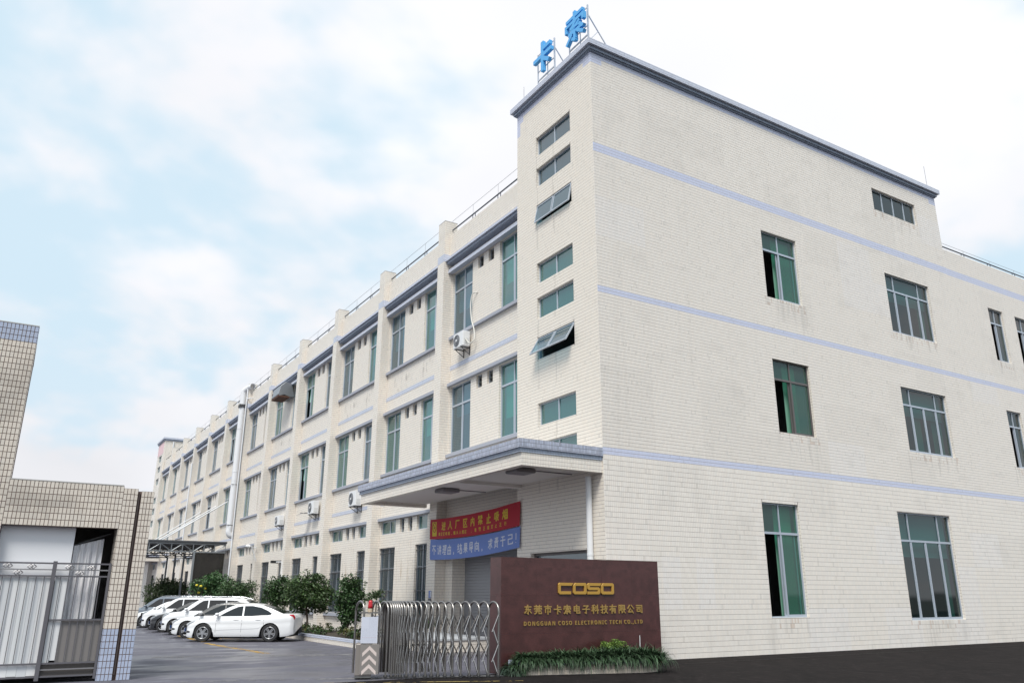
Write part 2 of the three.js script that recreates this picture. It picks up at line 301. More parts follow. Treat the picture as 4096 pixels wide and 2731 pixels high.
// rows from the bottom: [fraction of height, [fractions of width], slid] ; slid = index of a pane that is pushed behind its neighbour
function makeWindow(w, h, rows, { z = -0.09, glass = M.glass, frame = M.alu, sash = true, blind } = {}) {
  const g = new THREE.Group(); g.name = 'window';
  const bars = frameBars(w, h, 0.045, 0.08, z);
  let y = 0;
  rows.forEach(([fh, cols, slid, toward], ri) => {
    const y1 = y + fh * h;
    if (ri) bars.push(box(-w / 2 + 0.045, w / 2 - 0.045, y - 0.035, y + 0.035, z - 0.075, z + 0.004));
    let x = -w / 2;
    cols.forEach((f, ci) => {
      const x1 = x + f * w, cx = (x + x1) / 2, pw = f * w - 0.05, ph = fh * h - 0.06;
      if (ci) bars.push(box(x - 0.022, x + 0.022, y + 0.035, y1 - 0.03, z - 0.07, z + 0.002));
      const off = slid === ci ? (toward ?? 1) * f * w * 0.86 : 0, zz = z - (slid === ci ? 0.055 : 0.03);
      part('pane', new THREE.PlaneGeometry(pw, ph).rotateX(rr(-0.008, 0.008)).rotateY(rr(-0.01, 0.01)).translate(cx + off, (y + y1) / 2, zz), glass, g);
      if (sash && ri === 0 && rows.length > 1) { const a = cx - pw / 2 + off, b = cx + pw / 2 + off, t = 0.035; part('sash', [box(a, b, y + 0.03, y + 0.09, zz - 0.012, zz + 0.02), box(a, a + t, y + 0.09, y1 - 0.03, zz - 0.012, zz + 0.02), box(b - t, b, y + 0.09, y1 - 0.03, zz - 0.012, zz + 0.02)], frame, g); }
      x = x1;
    });
    y = y1;
  });
  part('frame', bars, frame, g);
  if (blind) part('blind', box(-w / 2 + 0.06, w / 2 - 0.06, h * (1 - blind), h - 0.04, z - 0.20, z - 0.19), rnd() < 0.5 ? M.blind : M.blindwhite, g);
  return g;
}
const put = (g, p, turn) => { g.position.set(...p); g.rotation.y = turn; factory.add(g); return g; };
const LEFT = -Math.PI / 2;
for (const [k, [l, r, d, t]] of Object.entries(RW)) {
  const w = r - l, h = t - d; let g;
  const o = { blind: k[0] === 'B' && k !== 'W4' ? 0.42 : 0, frame: k === 'A2' ? M.darkalu : M.alu, glass: k[0] === 'A' ? M.glassgreen : M.glassdark };
  if (k === 'W4') g = makeWindow(w, h, [[1, [0.25, 0.25, 0.25, 0.25]]], { glass: M.glassdark });
  else if (k[0] === 'B') g = makeWindow(w, h, [[0.73, [0.22, 0.27, 0.27, 0.24]], [0.27, [0.21, 0.56, 0.23]]], o);
  else g = makeWindow(w, h, [[0.73, [0.49, 0.51], 0], [0.27, [0.49, 0.51]]], k[0] === 'A' ? o : { glass: M.glassdark });
  put(g, [(l + r) / 2, d, 0], 0);
}
{ const green = std([0.22, 0.46, 0.35], 0.9); for (const b of [[8.08, 9.0, 11.27, 13.65], [7.98, 8.6, 6.65, 9], [6.88, 7.66, 1.02, 4.28], [16.3, 16.95, 6.65, 9.0], [15.2, 15.6, 6.65, 9.0], [16.55, 17.0, 11.25, 13.5], [15.5, 15.9, 0.9, 4.3]]) part('curtain', box(...b, -0.36, -0.345), green, factory); }
// tower stair windows; the third and the sixth stand open on top hinges
TWIN.forEach(([d, t], i) => {
  const w = 1.99, h = t - d, angle = { 2: 0.2, 5: 0.54 }[i];
  if (!angle) { put(makeWindow(w, h, [[1, [0.5, 0.5]]], { glass: i < 2 ? M.glassgrey : M.glass }), [0, d, -2.155], LEFT); return; }
  const g = new THREE.Group(); g.name = 'window';
  part('frame', frameBars(w, h, 0.04, 0.08, -0.06), M.alu, g);
  for (const s of [-1, 1]) {
    const a = new THREE.Matrix4().makeRotationX(-angle), mv = (q) => q.translate(s * w / 4, 0, 0).applyMatrix4(a).translate(0, h - 0.04, -0.03), sw = w / 2 - 0.04, sh = h - 0.06;
    part('sash', [box(-sw / 2, sw / 2, -0.035, 0, -0.02, 0.02), box(-sw / 2, sw / 2, -sh, -sh + 0.035, -0.02, 0.02), box(-sw / 2, -sw / 2 + 0.035, -sh + 0.035, -0.035, -0.02, 0.02), box(sw / 2 - 0.035, sw / 2, -sh + 0.035, -0.035, -0.02, 0.02)].map(mv), M.alu, g);
    part('pane', mv(new THREE.PlaneGeometry(sw - 0.05, sh - 0.05).translate(0, -sh / 2, 0)), M.glassgrey, g);
  }
  put(g, [0, d, -2.155], LEFT);
});
// windows and vents of the bays
function copyPart(g, p) { const c = g.clone(); c.position.set(...p); factory.add(c); return c; }
const proto = {};
function louvreVent(w, h) { const g = new THREE.Group(); g.name = 'vent'; part('frame', frameBars(w, h, 0.03, 0.08, -0.09), M.alu, g); for (let i = 0; i < 3; i++) part('slat', new THREE.BoxGeometry(w - 0.06, 0.012, 0.13).rotateX(0.75).translate(0, h * (i + 0.5) / 3, -0.13), M.louvre, g); part('backing', box(-w / 2 + 0.03, w / 2 - 0.03, 0.03, h - 0.03, -0.21, -0.2), M.darkalu, g); return g; }
function barred(w, h) {
  const g = new THREE.Group(); g.name = 'barred_window';
  part('frame', [...frameBars(w, h, 0.045, 0.07, -0.1), box(-0.02, 0.02, 0.045, h - 0.045, -0.16, -0.11), box(-w / 2, w / 2, h * 0.36 - 0.02, h * 0.36 + 0.02, -0.16, -0.11), box(-w / 2, w / 2, h * 0.69 - 0.02, h * 0.69 + 0.02, -0.16, -0.11)], M.alu, g);
  part('pane', new THREE.PlaneGeometry(w - 0.08, h - 0.08).translate(0, h / 2, -0.15), M.glassgrey, g);
  const n = Math.round(w / 0.135), first = part('bar', rod([0, 0, 0], [0, h, 0], 0.011, 6), M.grille, g); first.position.set(-w / 2 + w / (n + 1), 0, -0.05);
  for (let i = 2; i <= n; i++) { const c = first.clone(); c.position.x = -w / 2 + i * w / (n + 1); g.add(c); }
  part('rail', [0.12, 0.36, 0.66, 0.92].map((f) => box(-w / 2, w / 2, h * f - 0.012, h * f + 0.012, -0.058, -0.042)), M.grille, g);
  return g;
}
const cx = (u) => (u[0] + u[1]) / 2;
for (let k = 0; k < NB; k++) {
  const z = PZ(k);
  FL.forEach(([d, t, v, tr], f) => {
    const ft = (tr - d) / (t - d), rows = [[ft, [0.52, 0.48]], [1 - ft, [0.52, 0.48]]];
    for (const u of [U[0], U[3]]) {
      const open = rnd() < 0.2 && k > 1, b = (f === 0 && k < 3) ? 0.62 : rnd() < 0.7 ? rr(0.3, 0.8) : 0;
      put(makeWindow(u[1] - u[0], t - d, open ? [[ft, [0.52, 0.48], 0], rows[1]] : rows, { glass: rnd() < 0.6 ? M.glass : M.glassgrey, blind: b, sash: k < 7 }), [WX, d, z + cx(u)], LEFT);
    }
    for (const u of [U[1], U[2]]) {
      const key = 'v' + f; if (!proto[key]) { proto[key] = louvreVent(u[1] - u[0], t - v); proto[key].rotation.y = LEFT; }
      copyPart(proto[key], [WX, v, z + cx(u)]);
    }
  });
  if (k) for (const [i, [l, r, d, t]] of ground.entries()) {
    const key = 'g' + i; if (!proto[key]) { proto[key] = i > 3 ? barred(r - l, t - d) : i === 1 || i === 2 ? louvreVent(r - l, t - d) : makeWindow(r - l, t - d, [[1, i ? [1] : [0.52, 0.48]]], {}); proto[key].rotation.y = LEFT; }
    copyPart(proto[key], [WX, d, z + (l + r) / 2]);
  }
}
// roller shutter behind the canopy and the doorway in the tower
{
  const z0 = PZ(0), shutter = [];
  for (let i = 0; i < 34; i++) shutter.push(box(0.93, 0.955, i * 0.1, i * 0.1 + 0.094, z0 + 0.57, z0 + 5.2));
  part('roller_shutter', shutter, std([0.30, 0.30, 0.32], 0.55, { metalness: 0.3 }), factory);
  part('door_jamb', [box(0.605, 0.95, 0, 3.35, z0 + 0.45, z0 + 0.57), box(0.605, 0.95, 0, 3.35, z0 + 5.2, z0 + 5.3), box(0.605, 0.95, 3.35, 3.45, z0 + 0.5, z0 + 5.25)], M.cream, factory);
  const d = sub('door', factory, [0.15, 0, -2.21], LEFT);
  part('frame', frameBars(2.78, 2.78, 0.08, 0.1, 0.02), M.darkalu, d); part('panel', box(-1.31, 1.31, 0, 2.3, -0.06, -0.02), std([0.05, 0.05, 0.055], 0.4), d); part('pane', new THREE.PlaneGeometry(2.6, 0.36).translate(0, 2.52, -0.03), M.glassgrey, d);
}
// entrance canopies at both ends
function canopy(mirror) {
  const g = sub('canopy', factory); const L = 11.1, P = 2.67;
  const zz = (a, b) => (mirror ? [-83.8 + a, -83.8 + b] : [-b, -a]);
  const bx = (x0, x1, y0, y1, a, b) => { const [p, q] = zz(a, b); return box(x0, x1, y0, y1, p, q); };
  part('slab', [bx(-P + 0.12, -0.002, 4.98, 5.3, 0.12, L - 0.12), bx(-0.002, 0.405, 4.98, 5.3, TW + 0.01, L - 0.7)], M.plaster, g);
  part('soffit', [bx(-P + 0.3, -0.002, 4.86, 4.979, 0.3, L - 0.3), bx(-P + 0.33, -0.004, 4.76, 4.97, 4.1, 4.4)], std([0.74, 0.70, 0.67], 0.9), g);
  part('fascia', [bx(-P + 0.1, -P + 0.32, 4.73, 5.06, 0.035, L - 0.1), bx(-P + 0.32, -0.006, 4.73, 5.06, 0.035, 0.28), bx(-P + 0.32, -0.006, 4.73, 5.06, L - 0.3, L - 0.1)], M.cream, g);
  part('moulding', [bx(-P + 0.05, -P + 0.3, 5.06, 5.17, 0.015, L - 0.05), bx(-P + 0.3, -0.006, 5.06, 5.17, 0.015, 0.25), bx(-P + 0.3, -0.006, 5.06, 5.17, L - 0.3, L - 0.05)], M.steel, g);
  part('coping', [bx(-P, -P + 0.22, 5.17, 5.40, -0.02, L), bx(-P + 0.22, -0.006, 5.17, 5.40, -0.02, 0.2), bx(-P + 0.22, -0.006, 5.17, 5.40, L - 0.22, L)], M.dirty, g);
  if (!mirror) for (const [x, z] of [[-1.76, -1.37], [-1.48, -6.25]]) { const l = part('ceiling_lamp', [new RoundedBoxGeometry(0.62, 0.12, 0.62, 2, 0.04).translate(x, 4.79, z), rod([x + 0.3, 4.84, z], [-0.05, 4.84, z], 0.015)], std([0.20, 0.19, 0.20], 0.5), g); }
}
canopy(false);
// far stair tower
{
  const f0 = -83.8, f1 = -79.4, h = [];
  for (const [d, t] of TWIN) h.push([-3.15, -1.16, d, t]);
  part('wall', wallWithHoles([[-TW, 0], [0, 0], [0, TH], [-TW, TH]], h, 0.2).rotateY(-Math.PI / 2).translate(0.2, 0, f1 - 0.02).translate(0, 0, 0), M.cream, factory);
  part('wall', [box(0.21, 12, 14.5, TH, f1 - 0.22, f1 - 0.02), box(0.21, 12, 0, TH, f0, f0 + 0.2), box(11.8, 12, 14.5, TH, f0 + 0.2, f1 - 0.22), box(0.21, 0.6, 0, 14.5, f1 - 0.22, f1 - 0.02)], M.cream, factory);
  part('cornice', [box(-0.19, 12.2, 18.25, 18.44, f0 - 0.19, f1 + 0.17)], M.lav, factory);
  part('cornice', [box(-0.1, 12.1, 18.1, 18.25, f0 - 0.1, f1 + 0.08)], M.steel, factory);
  part('partition', [box(3, 3.2, 0, TH - 0.2, f0 + 0.2, f1 - 0.23)], M.inner, factory);
  part('faded_board', box(-0.012, 0.004, 16.7, 18.0, f0 + 0.25, f1 - 0.4), std([0.74, 0.54, 0.57], 0.8), factory);
  for (const [d, t] of TWIN) put(makeWindow(1.99, t - d, [[1, [0.5, 0.5]]], {}), [0, d, f1 - 2.18], LEFT);
  canopy(true);
  part('roof_pipe', [tube([[0.9, 18.0, f1 + 0.1], [0.9, 17.4, f1 + 0.1], [0.9, 16.6, f1 + 0.1], [0.9, 15.0, f1 + 0.1]], 0.07), tube([[2.6, 17.2, f1 + 0.12], [1.6, 17.2, f1 + 0.12], [0.95, 17.15, f1 + 0.12]], 0.05)], M.pvc, factory);
}
// roof railings with lightning wire
for (let k = 0; k < NB; k++) {
  const g = sub('roof_railing', factory, [0.35, 0, PZ(k)]);
  part('rail', rod([0, 15.97, 0.02], [0, 15.97, PL - 0.02], 0.028), M.rail, g);
  for (const z of [1.73, 1.93, 3.68, 3.88]) part('post', rod([0, 15.7, z], [0, 15.95, z], 0.016, 6), M.rail, g);
  part('lightning_wire', [rod([0, 16.4, -0.3], [0, 16.4, PL], 0.007, 5), rod([0, 15.97, 1.75], [0, 16.4, 1.75], 0.006, 5), rod([0, 15.97, 3.7], [0, 16.4, 3.7], 0.006, 5)], M.wire, g);
}
{
  const g = sub('roof_railing', factory, [0, 0, -0.12]);
  part('rail', rod([TX + 0.03, 15.9, 0], [39.9, 15.9, 0], 0.028), M.rail, g);
  for (let x = 20.3; x < 39; x += 2.08) for (const o of [0, 0.22]) part('post', rod([x + o, 15.7, 0], [x + o, 15.88, 0], 0.016, 6), M.rail, g);
  const up = []; for (let x = 20.5; x < 39; x += 2.08) up.push(rod([x, 15.9, 0], [x, 16.08, 0], 0.006, 5));
  part('lightning_wire', [rod([TX + 0.1, 16.06, 0], [39.9, 16.06, 0], 0.007, 5), tube([[TX + 0.12, 18.1, 0.05], [TX + 0.06, 17, 0.06], [TX + 0.05, 16.3, 0.05], [TX + 0.18, 16.06, 0]], 0.016), ...up], M.wire, g);
  part('lightning_rod', [rod([0.02, 18.44, -3.94], [0.02, 19.15, -3.94], 0.009, 5), rod([18.4, 18.44, -0.05], [18.4, 19.6, -0.05], 0.009, 5)], M.wire, factory);
}
// rain pipes
part('rain_pipe', [rod([-0.11, 0, -0.53], [-0.11, 4.68, -0.53], 0.082, 14), rod([-0.11, 2.6, -0.53], [-0.11, 2.66, -0.53], 0.09, 14)], M.white, factory);
part('rain_pipe', [rod([-0.07, 0.3, PZ(5) - 0.05], [-0.07, 16.1, PZ(5) - 0.05], 0.055, 10), rod([-0.07, 15.2, PZ(5) - 0.05], [0.2, 15.2, PZ(5) + 0.4], 0.04, 8)], M.pvc, factory);
part('rain_pipe', rod([-0.05, 5.2, PZ(5) + 0.02], [-0.05, 15.0, PZ(5) + 0.02], 0.028, 8), M.zinc, factory);
part('rain_pipe', [rod([-0.06, 4.9, PZ(8) - 0.05], [-0.06, 13, PZ(8) - 0.05], 0.06, 10)], M.pvc, factory);
// streaks of soot and rust on the tiles under sills
{
  const streak = canvasTex(256, 256, (g, w, h) => { const im = g.createImageData(w, h); for (let i = 0; i < w * h; i++) { const x = i % w, y = (i / w) | 0, a = step(0.55, 0.85, fbm(x / 4, y / 120, 2, 3)) * step(0.30, 0.62, fbm(x / 30, y / 60, 9, 3)) * step(0, 40, y) * step(0, 60, h - y), v = 255 * a; im.data.set([v, v, v, 255], i * 4); } g.putImageData(im, 0, 0); }, { srgb: false });
  streak.wrapS = streak.wrapT = THREE.ClampToEdgeWrapping;
  const soot = new THREE.MeshStandardMaterial({ color: C(0.30, 0.28, 0.26), roughness: 0.8, alphaMap: streak, transparent: true, opacity: 0.30 }), rust = new THREE.MeshStandardMaterial({ color: C(0.50, 0.30, 0.10), roughness: 0.8, alphaMap: streak, transparent: true, opacity: 0.35 });
  const sheet = (y0, y1, z0, z1, x, m) => part('stain', new THREE.PlaneGeometry(z1 - z0, y1 - y0).rotateY(LEFT).translate(x, (y0 + y1) / 2, (z0 + z1) / 2), m, factory, false);
  for (const k of [1, 2, 4]) sheet(9.98, 11.19, PZ(k) + 0.3, PZ(k) + 5.4, 0.398, soot); for (const k of [1, 2, 3]) sheet(0.9, 3.9, PZ(k) + 1.75, PZ(k) + 3.6, 0.405, rust);
  for (const k of [4, 5, 6]) { sheet(5.5, 9.6, PZ(k) + 0.02, PZ(k) + 1.2, 0.398, rust); sheet(4.5, 9.2, PZ(k) - PW + 0.02, PZ(k) - 0.02, -0.003, rust); }
  for (let k = 0; k < 6; k++) sheet(14.9, 16.2, PZ(k) - PW + 0.02, PZ(k) - 0.02, -0.003, soot);
}
// the tiles themselves: the 300 that show largest one by one, the others as one instanced part
{
  const geo = new THREE.BoxGeometry(1, 1, 1), eye = camera.position.clone();
  const place = (t, m) => { const [f, u, v, w, h] = t; return f === 'front' ? m.makeScale(w, h, 0.007).setPosition(u, v, -0.0035) : m.makeScale(0.007, h, w).setPosition(0.0035, v, u); };
  const near = tileInfo.filter((t) => t[0] === 'front' && t[1] > 2.6 && t[2] < 4.6).map((t) => [t, Math.hypot(t[1] - eye.x, eye.z)]).sort((a, b) => a[1] - b[1]).slice(0, 300).map((a) => a[0]);
  const single = new Set(near), rest = tileInfo.filter((t) => !single.has(t)), im = new THREE.InstancedMesh(geo, M.tile, rest.length), m = new THREE.Matrix4(), c = new THREE.Color();
  rest.forEach((t, i) => { im.setMatrixAt(i, place(t, m)); im.setColorAt(i, c.setRGB(...t[5])); });
  im.name = 'wall_tiles'; im.userData.kind = 'stuff'; shade(im); factory.add(im);
  const mats = Array.from({ length: 8 }, () => std(jitter(RTILE), 0.36));
  near.forEach((t, i) => { const o = shade(new THREE.Mesh(geo, mats[i % 8])); o.name = 'tile'; place(t, m); o.applyMatrix4(m); factory.add(o); });
}
// ---------------------------------------------------------------- written characters as strokes on a 100 x 100 grid (x right, y down)
const GLYPH = {
  卡: '50,5 50,48|50,25 86,25|8,48 92,48|50,48 50,97|58,62 80,78', 索: '15,18 85,18|50,5 50,32|10,50 10,34 90,34 90,48|62,34 34,52 64,54|70,46 26,68 80,70|74,58 88,72|50,70 50,96 40,90|34,76 14,94|66,76 88,92',
  东: '15,20 85,20|48,4 26,48 80,48|52,34 52,94 40,86|32,62 14,84|68,62 88,84', 莞: '8,16 92,16|32,5 32,26|68,5 68,26|50,24 50,34|10,46 10,36 90,36 90,46|28,50 72,50|14,64 86,64|38,64 34,80 12,95|60,64 60,90 90,90 90,80',
  市: '50,3 50,18|8,20 92,20|22,80 22,38 78,38 78,76 68,74|50,20 50,97', 电: '18,22 82,22 82,66 18,66 18,22|18,44 82,44|50,5 50,90 90,90 90,76', 子: '22,14 78,14 52,36|52,36 52,94 40,88|8,50 92,50',
  科: '40,6 14,16|8,34 48,34|28,14 28,96|28,40 8,70|28,42 46,58|58,18 68,28|56,38 66,48|50,68 96,60|82,5 82,96', 技: '8,26 42,26|26,5 26,94 16,88|8,62 42,52|48,24 94,24|70,5 70,44|52,46 86,46 72,76 46,96|56,56 92,96',
  有: '8,22 92,22|44,4 36,34 8,62|34,96 34,44 76,44 76,92 66,90|34,58 76,58|34,72 76,72', 限: '12,8 12,96|12,10 36,10 26,36 36,50 28,66 16,62|48,10 86,10 86,48 48,48|48,28 86,28|48,8 48,92 64,82|92,54 72,66|60,50 92,94',
  公: '38,10 12,46|62,10 90,46|48,44 24,86 76,82|64,64 84,96', 司: '12,12 88,12 88,92 74,88|16,32 68,32|22,50 62,50 62,78 22,78 22,50', 进: '10,10 22,24|6,40 24,40 24,74|24,74 8,92|24,78 44,92 96,92|36,30 94,30|34,54 96,54|52,8 52,54 40,80|76,8 76,82',
  入: '34,8 52,20 30,70 6,94|50,20 66,66 94,94', 厂: '18,14 92,14|20,14 20,58 6,94', 区: '90,12 12,12 12,90 94,90|74,24 28,76|32,28 76,76', 内: '16,96 16,26 84,26 84,90 72,90|50,4 48,42 26,70|50,44 74,70',
  禁: '10,14 44,14|27,3 27,40|27,18 8,36|27,18 42,32|54,14 92,14|73,3 73,40|73,18 56,36|73,18 92,36|24,50 76,50|8,64 92,64|50,64 50,96|30,72 14,90|68,72 86,90', 止: '50,6 50,90|50,44 86,44|22,36 22,90|6,92 94,92',
  吸: '8,20 34,20 34,68 8,68 8,20|42,14 78,14 68,42 92,42 74,76 44,96|54,16 50,60 38,92|56,50 94,94', 烟: '24,5 24,50 6,94|8,28 14,44|40,24 30,40|26,56 40,78|48,14 92,14 92,92 48,92 48,14|56,38 84,38|70,22 70,52 56,76|70,54 84,74|48,86 92,86',
  不: '8,14 92,14|52,16 10,62|50,34 50,96|60,42 90,66', 讲: '14,8 24,22|6,38 22,38 22,84 34,74|42,30 94,30|38,58 96,58|56,8 54,60 42,94|78,8 78,96', 理: '8,16 40,16|8,46 38,46|6,80 42,72|24,16 24,76|50,12 90,12 90,54 50,54 50,12|50,33 90,33|70,12 70,92|50,74 90,74|42,92 96,92',
  由: '16,30 84,30 84,92 16,92 16,30|16,60 84,60|50,6 50,92', 结: '28,6 12,30 30,30 10,56 36,52|6,82 38,72|46,24 96,24|70,5 70,46|50,46 92,46|52,60 88,60 88,94 52,94 52,60', 果: '24,10 76,10 76,46 24,46 24,10|24,28 76,28|50,10 50,96|8,58 92,58|48,58 10,88|52,58 90,88',
  导: '20,8 76,8 76,28 20,28|20,8 20,48 84,48 84,36|8,62 92,62|66,50 66,94 54,88|28,70 38,82', 向: '46,4 36,20|14,96 14,24 86,24 86,92 74,90|34,44 66,44 66,74 34,74 34,44', 求: '8,26 92,26|50,5 50,94 38,88|20,42 32,54|46,52 10,84|86,38 60,54|54,46 90,88|68,8 80,18',
  责: '16,12 84,12|22,26 78,26|8,40 92,40|50,4 50,40|26,82 26,50 74,50 74,82|50,58 44,80 14,96|58,82 86,96', 于: '20,14 80,14|6,44 94,44|50,14 50,94 36,88', 己: '16,12 82,12 82,46 18,46|18,42 18,90 90,90 90,74',
  请: '14,8 24,22|6,38 22,38 22,84 34,74|44,16 92,16|48,28 88,28|40,40 96,40|68,6 68,40|50,96 50,52 86,52 86,92|50,66 86,66|50,78 86,78', 定: '50,3 50,14|10,32 10,18 90,18 90,32|24,40 76,40|50,40 50,88|50,62 80,62|28,56 24,80 6,96|24,80 50,90 94,92', 头: '24,12 38,24|16,34 30,46|58,6 58,56 12,94|8,56 92,56|62,66 88,92',
  缸: '24,5 10,32|16,22 44,22|6,44 46,44|26,22 26,88|8,60 8,88 44,88 44,60|54,18 94,18|74,18 74,88|50,90 97,90', 者: '20,20 72,20|46,4 46,40|6,40 94,40|84,8 56,40 12,72|30,96 30,56 78,56 78,96|30,74 78,74|30,92 78,92', 正: '10,12 90,12|50,12 50,90|50,48 84,48|24,40 24,90|6,92 94,92', 行: '34,6 10,28|38,30 8,60|24,46 24,96|50,18 92,18|46,44 96,44|76,44 76,94 62,88', 罚: '10,10 90,10 90,34 10,34 10,10|36,10 36,34|64,10 64,34|14,46 24,56|10,66 26,66 26,92 38,84|56,44 56,78|84,40 84,94 72,90',
  '，': '50,78 58,88 46,100', '、': '40,76 60,94', '；': '50,50 54,56|50,80 56,90 46,100', '！': '50,8 50,66|50,86 50,92',
};
const strokes = (ch) => GLYPH[ch].split('|').map((s) => s.split(' ').map((p) => p.split(',').map(Number)));
function inkText(g, ch, x, y, w, h, t) { g.lineWidth = t; g.lineCap = 'butt'; g.lineJoin = 'miter'; for (const s of strokes(ch)) { g.beginPath(); s.forEach(([a, b], i) => { const X = x + a / 100 * w, Y = y + b / 100 * h; i ? g.lineTo(X, Y) : g.moveTo(X, Y); }); g.stroke(); } }
// one character as raised strokes, w x h metres, standing on y = 0, front towards +z
function solidGlyph(ch, w, h, t, d) {
  const out = []; let layer = 0;
  for (const s of strokes(ch)) for (let i = 1; i < s.length; i++) {
    const a = [(s[i - 1][0] / 100 - 0.5) * w, (1 - s[i - 1][1] / 100) * h], b = [(s[i][0] / 100 - 0.5) * w, (1 - s[i][1] / 100) * h];
    const L = Math.hypot(b[0] - a[0], b[1] - a[1]), ang = Math.atan2(b[1] - a[1], b[0] - a[0]), dd = d + (layer++ % 7) * 0.0007;
    out.push(new THREE.BoxGeometry(L + t * 0.9, t, dd).rotateZ(ang).translate((a[0] + b[0]) / 2, (a[1] + b[1]) / 2, dd / 2));
  }
  return out;
}

// ---------------------------------------------------------------- roof characters
{
  const skyblue = std([0.085, 0.40, 0.80], 0.42), post = std([0.55, 0.58, 0.64], 0.4, { metalness: 0.5 });
  const spec = [['卡', 'left, simpler one of the two blue roof characters, on a steel frame', -2.52, 1.15, 1.16], ['索', 'right, denser blue roof character above the corner of the stair tower', -0.62, 1.16, 1.15]];
  for (const [ch, label, z, w, h] of spec) {
    const g = thing('roof_character', label, 'sign', [-0.02, 18.46, z], LEFT, 'blue characters on the roof');
    part('character', solidGlyph(ch, w, h, ch === '卡' ? 0.15 : 0.115, 0.12).map((q) => q.translate(0, ch === '卡' ? 0.46 : 0.42, 0.0)), skyblue, g);
    const f = [bar([-0.5, 0, -0.05], [-0.5, 1.45, -0.05], 0.035), bar([0.53, 0, -0.05], [0.53, 1.5, -0.05], 0.045), bar([-0.5, 0.36, -0.05], [0.53, 0.36, -0.05], 0.04), bar([-0.5, 0.72, -0.052], [0.53, 0.72, -0.052], 0.025), bar([-0.5, 1.42, -0.052], [0.53, 1.42, -0.052], 0.025), bar([0.1, 0, -0.053], [0.1, 1.4, -0.053], 0.025)];
    part('frame', f, post, g);
    part('brace', [bar([0.53, 1.12, -0.07], [0.53, 0, -0.95], 0.03), bar([0.53, 0.12, -0.07], [0.53, 0.62, -0.45], 0.022)], post, g);
  }
}

// ---------------------------------------------------------------- banners
function banner(name, label, pts, tex, x, sag) {
  const nx = 40, ny = 10, g = new THREE.PlaneGeometry(1, 1, nx, ny), p = g.attributes.position, [TL, BL, TR, BR] = pts;
  for (let i = 0; i < p.count; i++) {
    const s = p.getX(i) + 0.5, t = 0.5 - p.getY(i), z = THREE.MathUtils.lerp(TL[1], TR[1], s), top = THREE.MathUtils.lerp(TL[0], TR[0], s), bot = THREE.MathUtils.lerp(BL[0], BR[0], s);
    p.setXYZ(i, x - 0.02 * Math.sin(s * 9) * t - 0.012 * Math.sin(s * 23 + t * 3), THREE.MathUtils.lerp(top, bot, t) - sag * 4 * s * (1 - s), z);
  }
  g.computeVertexNormals();
  const t = thing(name, label, 'banner', [0, 0, 0], 0);
  part('cloth', g, new THREE.MeshStandardMaterial({ map: tex, roughness: 0.75, side: THREE.DoubleSide }), t, false);
  part('string', [rod([x, TL[0], TL[1]], [0.0, TL[0] + 0.06, TL[1] - 0.12], 0.006, 5), rod([x, TR[0], TR[1]], [0.0, TR[0] + 0.1, TR[1] + 0.12], 0.006, 5), rod([x, BR[0], BR[1]], [0.0, BR[0] - 0.12, BR[1] + 0.06], 0.006, 5), rod([x, BL[0], BL[1]], [0, BL[0] - 0.16, BL[1] - 0.05], 0.006, 5)], M.white, t);
}
{
  const W = 2048, H = 256;
  const red = canvasTex(W, H, (g) => {
    g.fillStyle = css(sr(0.40), sr(0.012), sr(0.03)); g.fillRect(0, 0, W, H);
    const yel = css(sr(0.60), sr(0.46), sr(0.04)); g.strokeStyle = yel; g.fillStyle = yel;
    [...'进入厂区内禁止吸烟'].forEach((c, i) => inkText(g, c, 300 + i * 176, 34, 110, 118, 15));
    [...'请定区吸烟，烟头入烟缸'].forEach((c, i) => inkText(g, c, 230 + i * 64, 172, 44, 46, 6));
    [...'；者罚正烟定止正行'].forEach((c, i) => inkText(g, c, 1010 + i * 92, 172, 46, 46, 6));
    g.fillRect(66, 36, 112, 184); g.strokeStyle = css(sr(0.36), sr(0.02), sr(0.02)); g.lineWidth = 11; g.beginPath(); g.ellipse(122, 106, 44, 60, 0, 0, 7); g.stroke(); g.beginPath(); g.moveTo(92, 62); g.lineTo(152, 150); g.stroke();
    g.strokeStyle = '#222'; g.lineWidth = 7; g.beginPath(); g.moveTo(100, 120); g.lineTo(146, 104); g.stroke();
  });
  const blue = canvasTex(W, H, (g) => {
    g.fillStyle = css(sr(0.15), sr(0.23), sr(0.55)); g.fillRect(0, 0, W, H);
    g.strokeStyle = css(sr(0.62), sr(0.64), sr(0.72));
    [...'不讲理由'].forEach((c, i) => inkText(g, c, 54 + i * 134, 62, 112, 138, 15)); inkText(g, '，', 570, 62, 90, 138, 14);
    [...'结果导向'].forEach((c, i) => inkText(g, c, 700 + i * 134, 62, 112, 138, 15)); inkText(g, '，', 1216, 62, 90, 138, 14);
    [...'求责于己'].forEach((c, i) => inkText(g, c, 1390 + i * 138, 58, 114, 140, 15)); inkText(g, '！', 1930, 58, 80, 140, 14);
  });
  banner('red_banner', 'red banner with yellow characters and no smoking sign under the canopy', [[4.25, -10.34], [3.55, -10.3], [4.36, -4.11], [3.62, -4.13]], red, -0.055, 0.09);
  banner('blue_banner', 'blue banner with white characters hanging below the red banner', [[3.53, -10.3], [2.82, -10.28], [3.6, -4.13], [2.98, -4.18]], blue, -0.045, 0.10);
}

